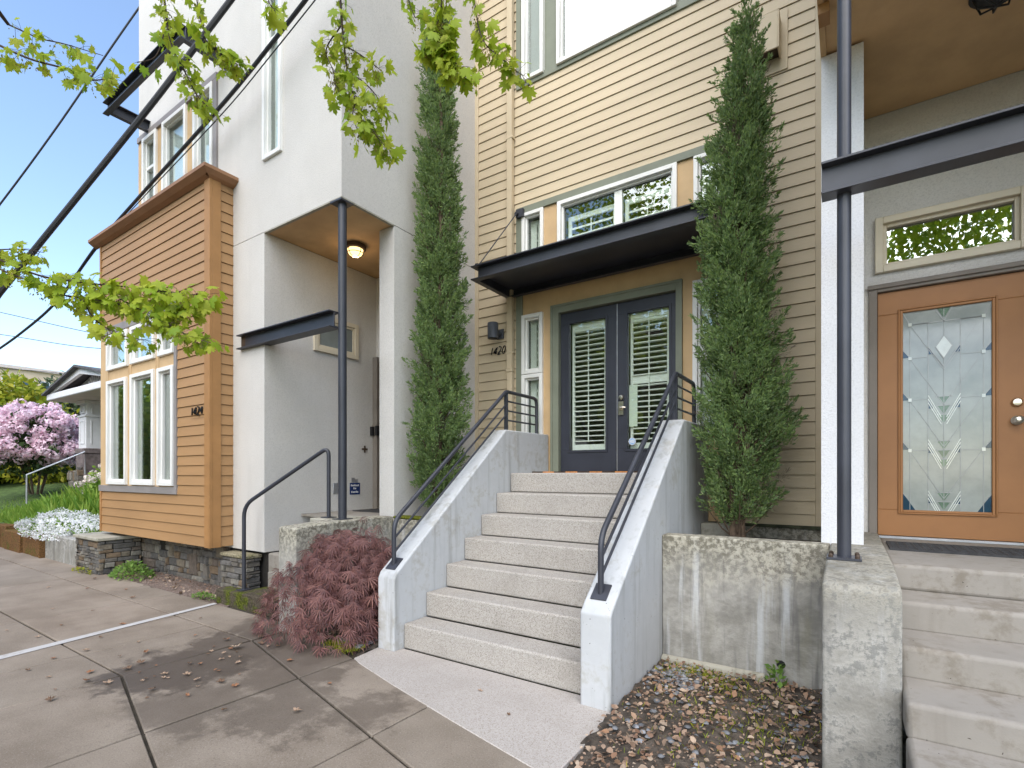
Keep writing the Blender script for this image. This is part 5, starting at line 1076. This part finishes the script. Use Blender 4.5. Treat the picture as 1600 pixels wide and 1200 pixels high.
for k in range(420):
    if rr.random() < 0.4: x, y = rr.gauss(-1.02, .1), rr.gauss(3.72, .12)
    elif rr.random() < .6: x, y = rr.uniform(-1.2, -.12), rr.uniform(2.6, 4.0)
    else: x, y = rr.uniform(-3.75, -3.45), rr.uniform(2.85, 3.1)
    if -1.24 < x < -.12 or x < -3.42: pebble(b, x, y, 0.028 + rr.random() * .015, rr.uniform(.008, .024))
tag(b.build('pebbles', 'pebble', None, smooth=True), 'grey rounded pebbles among the fallen leaves', 'pebbles', kind='stuff')
n = 3000; x = np.concatenate([RNG.normal(-0.95, .16, n // 3), RNG.normal(-0.55, .3, n // 3), RNG.normal(-3.6, .1, n - 2 * (n // 3))]); y = np.concatenate([RNG.normal(3.85, .08, n // 3), RNG.normal(3.35, .35, n // 3), RNG.normal(2.85, .05, n - 2 * (n // 3))])
ok = ((x > -1.22) & (x < -.13) & (y < 4.03)) | (x < -3.43); x, y = x[ok], y[ok]; n = len(x)
V, F = scatter(np.stack([x, y, np.full(n, .02)], -1), np.array([0, 0, 0.8]) + RNG.normal(size=(n, 3)) * .5, rdir(n), 0.02 + 0.035 * RNG.random(n), *BLADE)
tag(np_mesh('grass_tufts', V, F, 'yellow_green'), 'thin yellow-green grass and moss among the fallen leaves', 'grass', kind='stuff')

# dead leaves lying singly on the pavement
MAT['leaf_brown'] = M('leaf_brown', (0.15, 0.09, 0.055), .8, .3, 30); MAT['leaf_tan'] = M('leaf_tan', (0.34, 0.235, 0.16), .8, .3, 30); MAT['leaf_rust'] = M('leaf_rust', (0.25, 0.12, 0.06), .8, .3, 30)
sh, fc = MAPLE
def one_leaf(mat, seed):
    rr = random.Random(seed); me = bpy.data.meshes.new('fallen_leaf')
    me.from_pydata([(x * .8 + rr.uniform(-.04, .04), y * .7 + rr.uniform(-.04, .04), abs(z) * 0.9 + 0.25 * y * y + rr.uniform(0, .08)) for x, y, z in sh], [], fc); me.materials.append(MAT[mat]); return me
meshes = [one_leaf(m, i) for i, m in enumerate(['leaf_brown', 'leaf_tan', 'leaf_rust', 'pale_dry_leaf'])]
spots = [(-4.45, 2.12), (-4.15, 2.25), (-4.0, 2.0), (-4.35, 1.95), (-4.15, 1.72), (-4.5, 1.78), (-4.65, 1.62), (-4.25, 1.60), (-4.9, 1.85), (-5.0, 1.7), (-5.3, 1.95), (-5.05, 2.3), (-4.8, 2.15), (-3.95, 1.8), (-3.8, 2.05), (-4.5, 2.6), (-4.2, 2.5), (-3.75, 2.4), (-3.9, 1.5), (-4.4, 1.45), (-5.4, 1.4), (-5.2, 1.2), (-4.9, 1.25), (-4.6, 1.2), (-4.4, 1.1), (-6.2, 1.5), (-6.5, 1.75), (-6.9, 2.1), (-7.4, 1.9), (-8.3, 2.5), (-7.2, 2.6), (-8.8, 2.2), (-6.0, 2.1), (-5.6, 2.6), (-4.1, 2.75), (-3.6, 1.9), (-3.3, 1.7), (-2.9, 1.95), (-3.1, 2.3), (-1.75, 2.62), (-2.1, 2.8), (-4.7, 2.4), (-4.3, 2.3), (-4.05, 2.15), (-3.7, 1.65), (-5.7, 1.8), (-6.7, 1.4), (-7.8, 2.75), (-9.0, 2.75), (-4.35, 2.2)]
for k in range(24): spots.append((rr.gauss(-4.35, .3), rr.gauss(1.9, .3)))
for i, (x, y) in enumerate(spots):
    o = bpy.data.objects.new('fallen_leaf', meshes[i % 3]); COL.objects.link(o); o.location = (x, y, 0.006)
    o.rotation_euler = (rr.uniform(-.15, .15), rr.uniform(-.15, .15), rr.uniform(0, 6.28)); s_ = rr.uniform(.035, .085); o.scale = (s_, s_ * rr.uniform(.5, 1), s_)
    tag(o, 'small dry brown fallen leaf lying on the pavement or entry apron', 'leaf', 'fallen leaves on the pavement')
for x, y, s_, lb in ((-4.42, 2.36, .16, 'large pale fallen leaf on the damp pavement slab'), (-4.1, 2.86, .13, 'pale curled fallen leaf beside the red laceleaf maple')):
    o = bpy.data.objects.new('fallen_leaf', meshes[3]); COL.objects.link(o); o.location = (x, y, .006); o.rotation_euler = (.1, -.1, rr.uniform(0, 6)); o.scale = (s_, s_ * .75, s_); tag(o, lb, 'leaf', 'fallen leaves on the pavement')

# ================================================================== GARDEN AND HOUSES FAR LEFT
mw = thing('garden_wall', (-13, 3.05, 0), 'low mossy brown garden wall at the far left edge', 'wall')
b = MB(); rr = random.Random(9); x = -24.0
while x < -12.05:
    L = rr.uniform(.35, .8); b.box(x + .006, min(x + L, -12.04) - .006, 2.92 + rr.uniform(-.02, .03), 3.25, -.03, .42 + rr.uniform(-.05, .05)); x += L
b.build('mossy_blocks', 'mossy_rock', mw, bevel=0.04, seg=3)
MB().box(-12.04, -10.27, 2.99, 3.25, -0.03, 0.43).build('grey_block', 'plinth_concrete', mw, bevel=0.02)
def flower_mound(name, label, cat, c, rx, ry, h, n_leaf, n_flower, fs, petal, leaf, seed, ls=0.05, trunk=False, low=0.0, ball=0.0, gz=None):
    global RNG; RNG = np.random.default_rng(seed); r = thing(name, (c[0], c[1], c[2] if gz is None else gz), label, cat)
    def surf(n, rmin):
        u = unit(RNG.normal(size=(n, 3))); u[:, 2] = np.abs(u[:, 2]) if low == 0 else np.maximum(u[:, 2], -low); q = rmin + (1 - rmin) * RNG.random(n)
        lump = 1 + 0.13 * np.sin(5 * u[:, 0] * 2 + seed) * np.cos(6 * u[:, 1] * 2) + .10 * np.sin(9 * u[:, 2] + 4 * u[:, 0])
        return np.array(c) + u * np.array([rx, ry, h]) * (q * lump)[:, None], u
    P, U = surf(n_leaf, 0.35); V, F = scatter(P, U * .6 + RNG.normal(size=(n_leaf, 3)) * .6, U + RNG.normal(size=(n_leaf, 3)) * .6, ls * (.6 + .8 * RNG.random(n_leaf)), *LEAF4); np_mesh('foliage', V, F, leaf, r)
    P, U = surf(n_flower, 0.93)
    if ball > 0:
        front = (P[:, 2] - c[2]) > -0.55 * h; P, U = P[front], U[front]; m = 34; u = rdir(len(P) * m); Q = np.repeat(P, m, 0) + u * ball * np.array([1, 1, .8])
        V, F = scatter(Q, np.cross(u, RNG.normal(size=u.shape)), u, np.full(len(Q), ball * .85), *LEAF4)
    else:
        V, F = scatter(np.repeat(P, 5, 0) + RNG.normal(size=(len(P) * 5, 3)) * fs * .3, RNG.normal(size=(len(P) * 5, 3)), np.repeat(U, 5, 0) + RNG.normal(size=(len(P) * 5, 3)) * .4, np.full(len(P) * 5, fs), *LEAF4)
    np_mesh('blossoms', V, F, petal, r)
    if trunk:
        b = MB(); rr = random.Random(seed)
        for k in range(7):
            a = rr.uniform(0, 6.28); b.tube(spline([(c[0] + .12 * math.cos(a), c[1] + .12 * math.sin(a), (c[2] if gz is None else gz) - .1), (c[0] + .3 * rx * math.cos(a), c[1] + .3 * ry * math.sin(a), c[2] - .5 * h), (c[0] + .6 * rx * math.cos(a), c[1] + .6 * ry * math.sin(a), c[2] + .1)], 4), 0.03, 6)
        b.build('trunk', 'bark', r)
    return r
flower_mound('candytuft', 'white flowering candytuft cushion spilling over the low wall', 'flowers', (-12.4, 3.42, 0.36), 1.75, 0.55, 0.40, 3200, 2600, 0.036, 'white_petal', 'grass_green', 41)
flower_mound('rhododendron', 'round rhododendron covered in pink blossom balls', 'shrub', (-20.4, 4.85, 2.42), 1.28, 1.2, 1.05, 2600, 520, 0.1, 'pink_petal', 'rhodo_leaf', 42, ls=0.15, trunk=True, low=0.9, ball=0.13, gz=1.0)
flower_mound('azalea', 'small azalea with cream white flowers beside the bay', 'shrub', (-14.6, 5.0, 1.05), 0.95, 0.7, 0.72, 1500, 55, 0.1, 'cream_petal', 'grass_green', 43, ls=0.10, ball=0.075)
def crown_tree(name, label, cat, c, r, n, size, mat, seed, trunk_z, flat=1.0, shape=LEAF4):
    global RNG; RNG = np.random.default_rng(seed); o = thing(name, (c[0], c[1], trunk_z), label, cat)
    k = 46; cc = rdir(k); cc *= (0.55 + .45 * RNG.random(k))[:, None]; cc[:, 2] = np.abs(cc[:, 2]) * 1.3 - .30 if flat < 0 else cc[:, 2]
    cr = .26 + .16 * RNG.random(k); i = RNG.integers(0, k, n); u = rdir(n); q = cc[i] * .85 + u * (cr[i] * (.5 + .5 * RNG.random(n)))[:, None]
    P = np.array(c) + q * np.array(r); V, F = scatter(P, u + RNG.normal(size=(n, 3)) * .6 + np.array([0, 0, -.2]), u * .6 + np.array([0, 0, .6]) + RNG.normal(size=(n, 3)) * .4, size * (.6 + .8 * RNG.random(n)), *shape)
    np_mesh('crown', V, F, mat, o); b = MB(); rr = random.Random(seed)
    b.tube([(c[0], c[1], trunk_z - .2), (c[0] + .1, c[1], (trunk_z + c[2]) / 2), (c[0], c[1] + .1, c[2] + r[2] * .3)], [.16, .12, .05], 8)
    for j in range(7): a = rr.uniform(0, 6.28); b.tube([(c[0], c[1], trunk_z + (c[2] - trunk_z) * .5), (c[0] + r[0] * .6 * math.cos(a), c[1] + r[1] * .6 * math.sin(a), c[2] + rr.uniform(-.2, .4) * r[2])], [.07, .02], 6)
    b.build('trunk', 'bark', o); return o
crown_tree('domed_tree', 'wide domed yellow-green tree behind the pink rhododendron', 'tree', (-27.5, 5.0, 2.3), (3.7, 3.2, 3.0), 30000, 0.24, 'yellow_green', 51, 0.9, -1)
crown_tree('domed_tree', 'lower yellow-green bush between the rhododendron and the porch', 'bush', (-23.6, 7.3, 1.9), (2.2, 1.9, 1.9), 9000, 0.19, 'yellow_green', 56, 0.9, -1)
crown_tree('dark_tree', 'dark green tree in front of the far beige building', 'tree', (-39.5, 10.9, 5.0), (2.6, 3.0, 2.4), 6000, 0.30, 'dark_green', 52, 0.9)
crown_tree('dark_tree', 'dark evergreen shrub behind the porch eave', 'tree', (-33.0, 11.5, 3.6), (2.0, 2.2, 2.0), 5000, 0.26, 'dark_green', 53, 0.9)
RNG = np.random.default_rng(61)
n = 16000; x = RNG.uniform(-26, -10.35, n); y = 3.2 + 3.6 * RNG.random(n) ** 1.2; tall = np.exp(-((x + 14.5) / 2.2) ** 2 - ((y - 4.4) / .8) ** 2)
V, F = scatter(np.stack([x, y, 0.40 + 0.5 * np.clip((y - 3.6) / 2.6, 0, 1)], -1), np.array([0, 0, 1.0]) + RNG.normal(size=(n, 3)) * .33, rdir(n), (0.13 + .12 * RNG.random(n)) * (1 + 2.6 * tall), *BLADE)
tag(np_mesh('garden_grass', V, F, 'grass_green'), 'bright green grass and iris leaves in the garden at left', 'grass', kind='stuff')
# neighbour's garden steps and handrail
gs = thing('garden_steps', (-17.2, 4.5, 0.6), 'rough stone garden steps with blue-grey treads, behind the metal handrail', 'stairs')
for i in range(5): MB().box(-17.1 + .1 * i, -15.3, 4.6 + .34 * i, 4.6 + .34 * (i + 1) + .05, 0.55, 0.92 + .17 * i).build('step', M('bluestone', (0.20, 0.22, 0.23), .8, .2, 6), gs, bevel=.02) if i == 0 else MB().box(-17.1, -15.3, 4.6 + .34 * i, 4.6 + .34 * (i + 1) + .05, 0.55, 0.92 + .17 * i).build('step', 'grey_step', gs, bevel=.02)
b = MB(); stones(b, 'x', 4.95, -1, -17.9, -17.15, .7, 1.6, 71, 0, .14, .26); stones(b, 'y', -17.13, 1, 4.9, 7.0, .7, 1.7, 72, 0, .14, .26); b.box(-17.9, -17.16, 4.97, 7, .5, 1.58); b.build('side_wall', 'field_stone', gs)
h = thing('garden_handrail', (-17.4, 4.1, .9), 'thin pale metal handrail beside the garden steps', 'railing')
MB().tube([(-17.45, 3.98, .75), (-17.45, 3.98, 1.48), (-16.95, 5.02, 2.10), (-16.95, 5.02, 1.5)], 0.022, 8).build('tube', 'grey_metal', h)
# white porch house
ph = thing('porch_house', (-16, 6, 0.9), 'white bungalow porch with low gable and panelled column', 'house')
lx, rx_, ax = -18.1, -13.4, -15.8; gy = 4.6
b = MB(); b.box(lx, rx_, gy, 11.0, 3.50, 3.545); b.build('soffit', 'pinkish_soffit', ph)
b = MB(); b.box(lx - .05, rx_ + .05, gy - 0.06, gy - .001, 3.49, 3.66); b.box(lx - .06, lx - .001, gy, 11, 3.49, 3.66); b.box(rx_ + .001, rx_ + .06, gy, 11, 3.49, 3.66); b.build('gutter', 'white_paint', ph, bevel=.02)
b = MB()
for s, xe in ((1, lx), (-1, rx_)):
    p = [(xe - .06 * s, 3.665), (ax, 4.13), (ax, 3.98), (xe + .3 * s, 3.6655)]
    b.prism_y(p, gy - .03, gy + .05)
b.build('rake_board', 'white_paint', ph)
b = MB()
for s, xe in ((1, lx), (-1, rx_)): b.prism_y([(xe - .16 * s, 3.67), (ax, 4.185), (ax, 4.135), (xe - .16 * s, 3.62 + .005)], gy - .14, 11.0)
b.build('roof', 'roof_shingle', ph)
b = MB(); b.prism_y([(lx + .1, 3.55), (ax, 4.05), (rx_ - .1, 3.55)], gy + .28, gy + .33); b.build('pediment', M('pediment_grey', (0.46, 0.45, 0.45), 0.7), ph)
b = MB(); bx, bz = -15.75, 3.58
for k in range(11):
    a = PI * (k + .5) / 11; L = .40; b.add([(bx + .09 * math.cos(a - .08), gy + .27, bz + .09 * math.sin(a - .08)), (bx + .09 * math.cos(a + .08), gy + .27, bz + .09 * math.sin(a + .08)), (bx + L * 1.25 * math.cos(a + .09), gy + .25, bz + L * math.sin(a + .09)), (bx + L * 1.33 * math.cos(a), gy + .24, bz + L * 1.06 * math.sin(a)), (bx + L * 1.25 * math.cos(a - .09), gy + .25, bz + L * math.sin(a - .09))], [(0, 1, 2, 3, 4)])
b.lathe((bx, gy + .27, bz), [(.09, 0), (.07, .03)], 12, 'y'); b.build('sunburst', 'white_paint', ph)
b = MB(); qx, qy = -17.35, 5.35
b.box(qx - .27, qx + .27, qy - .27, qy + .27, 2.2, 3.05); b.box(qx - .30, qx + .30, qy - .30, qy + .30, 3.051, 3.10); b.box(qx - .24, qx + .24, qy - .24, qy + .24, 3.101, 3.40); b.box(qx - .32, qx + .32, qy - .32, qy + .32, 3.401, 3.498)
for x0, x1, z0, z1 in ((-.17, .17, 2.32, 2.95), (-.15, .15, 3.15, 3.35)):
    frame_x(b, qx + x0, qx + x1, z0, z1, .03, qy - .285, qy - .2705 if z1 < 3 else qy - .2405)
    b.box(qx + .2705 if z1 < 3 else qx + .2405, qx + .285, qy + x0, qy + x0 + .03, z0, z1); b.box(qx + .2705 if z1 < 3 else qx + .2405, qx + .285, qy + x1 - .03, qy + x1, z0, z1)
b.build('porch_column', 'white_paint', ph, bevel=.008); 
b = MB(); b.box(qx - .34, qx + .34, qy - .34, qy + .34, 2.06, 2.199); b.box(qx - .32, qx + .32, qy - .32, qy + .32, .8, 2.059); b.build('column_base', M('porch_stone', (0.16, 0.13, 0.125), .9, .35, 8, bump=.7, bscale=20, bdist=.02), ph, bevel=.02)
b = MB(); b.box(lx + .3, rx_ - .2, 8.0, 8.2, 1.0, 3.5); b.box(-17.0, rx_ - .2, 5.4, 8.0, 1.0, 2.0); b.build('wall', 'grey_trim', ph)
b = MB(); b.box(-18.1, -17.5, 5.4, 5.6, 3.2, 3.499); b.build('beam', 'pinkish_soffit', ph)
# far beige building
fb = thing('beige_building', (-58, 16, 0), 'long flat-roofed beige building in the far distance', 'building')
MB().box(-64, -55.5, 6, 34, -0.1, 9.9).build('wall', 'far_wall', fb); MB().box(-64.2, -55.3, 5.8, 34.2, 9.901, 10.15).build('cornice', 'pinkish_soffit', fb); MB().box(-55.499, -55.44, 12.6, 34, 8.3, 8.42).build('band', 'brown_cap', fb)
for y0, y1 in ((11.2, 11.7), (11.9, 13.1), (13.5, 14.1), (14.2, 15.0), (15.3, 15.9), (16.4, 17.0), (17.6, 18.4)):
    o = MB(); fr_y(o, y0, y1, 8.5, 9.15, .05, -55.499, -55.44); o = o.build('window', 'white_paint', fb); MB().box(-55.499, -55.46, y0 + .051, y1 - .051, 8.551, 9.099).build('pane', 'blue_glass', o)

# ================================================================== CABLES OVERHEAD
def cable(pts, r, label):
    c = thing('power_cable', pts[0], label, 'cable', 'overhead cables'); MB().tube(spline(pts, 10), r, 8).build('strand', 'cable_black', c, smooth=True); return c
cable([(-4.3, 3.2, 7.25), (-4.75, 2.85, 6.63), (-5.22, 2.54, 5.91), (-5.7, 2.23, 5.17), (-6.33, 1.81, 4.22), (-6.96, 1.39, 3.28), (-7.4, 1.10, 2.62), (-9.0, 0.1, 0.9 + 1.2)], 0.027, 'thick black cable crossing the sky in front of the steel awning')
cable([(-8.5, 4.0, 10.3), (-9.11, 3.56, 9.16), (-9.63, 3.22, 8.28), (-10.37, 2.73, 6.98), (-11.13, 2.23, 5.75), (-11.7, 1.8, 4.8), (-14, 0.2, 2.5)], 0.013, 'thin twisted cable alone in the upper left sky')
c3 = cable([(-3.9, 3.2, 6.62), (-4.6, 3.2, 6.41), (-5.27, 3.2, 6.23), (-6.35, 3.2, 5.97), (-8.61, 3.2, 5.57), (-10.3, 3.2, 5.24), (-12.2, 3.2, 4.7), (-14.2, 3.15, 4.40), (-16.5, 3.1, 4.2)], 0.022, 'black cable passing in front of the upper windows and behind the bay cap')
MB().tube(spline([(-3.9, 3.2, 6.47), (-5.27, 3.2, 6.11), (-6.35, 3.2, 5.86), (-8.61, 3.2, 5.50), (-10.3, 3.2, 5.19), (-12.2, 3.2, 4.62)], 10), 0.007, 6).build('second_strand', 'cable_black', c3)
for p, q, lb in (((-34, 6.0, 9.3), (-24, 12.5, 7.2), 'fine wire low in the sky at left, uppermost of three'), ((-34, 6.5, 8.2), (-24, 11.0, 6.9), 'fine wire low in the sky at left, middle one'), ((-36, 8, 6.95), (-24, 11.5, 5.95), 'fine wire just above the beige building roof')):
    P, Q = Vector(p), Vector(q); cable([tuple(P + (P - Q) * .6), tuple(P), tuple((P + Q) / 2 - Vector((0, 0, .25))), tuple(Q), tuple(Q + (Q - P) * .6)], 0.015, lb)

# trees over the road (what the window panes mirror)
RNG = np.random.default_rng(91)
n = 62000; k = 140; cc = np.stack([RNG.uniform(-36, -5, k), RNG.uniform(-19, -12, k), RNG.uniform(1.4, 7.0, k)], -1); cc[:50, 0] = RNG.uniform(-44, -15, 50); cc[:50, 1] = RNG.uniform(-9, -3.6, 50); cc[:50, 2] = RNG.uniform(1.5, 6.5, 50); cc[50:95] = np.stack([RNG.uniform(-17, -4, 45), RNG.uniform(-14, -11.5, 45), RNG.uniform(1.2, 9.5, 45)], -1); i = RNG.integers(0, k, n); u = rdir(n)
V, F = scatter(cc[i] + u * (2.1 * (.3 + .7 * RNG.random(n)))[:, None], u + RNG.normal(size=(n, 3)) * .6, u + RNG.normal(size=(n, 3)) * .5, .38 * (.6 + .8 * RNG.random(n)), *LEAF4)
tag(np_mesh('street_trees', V, F, 'street_leaf'), 'green trees over the road, mirrored in the window panes', 'trees', kind='stuff')
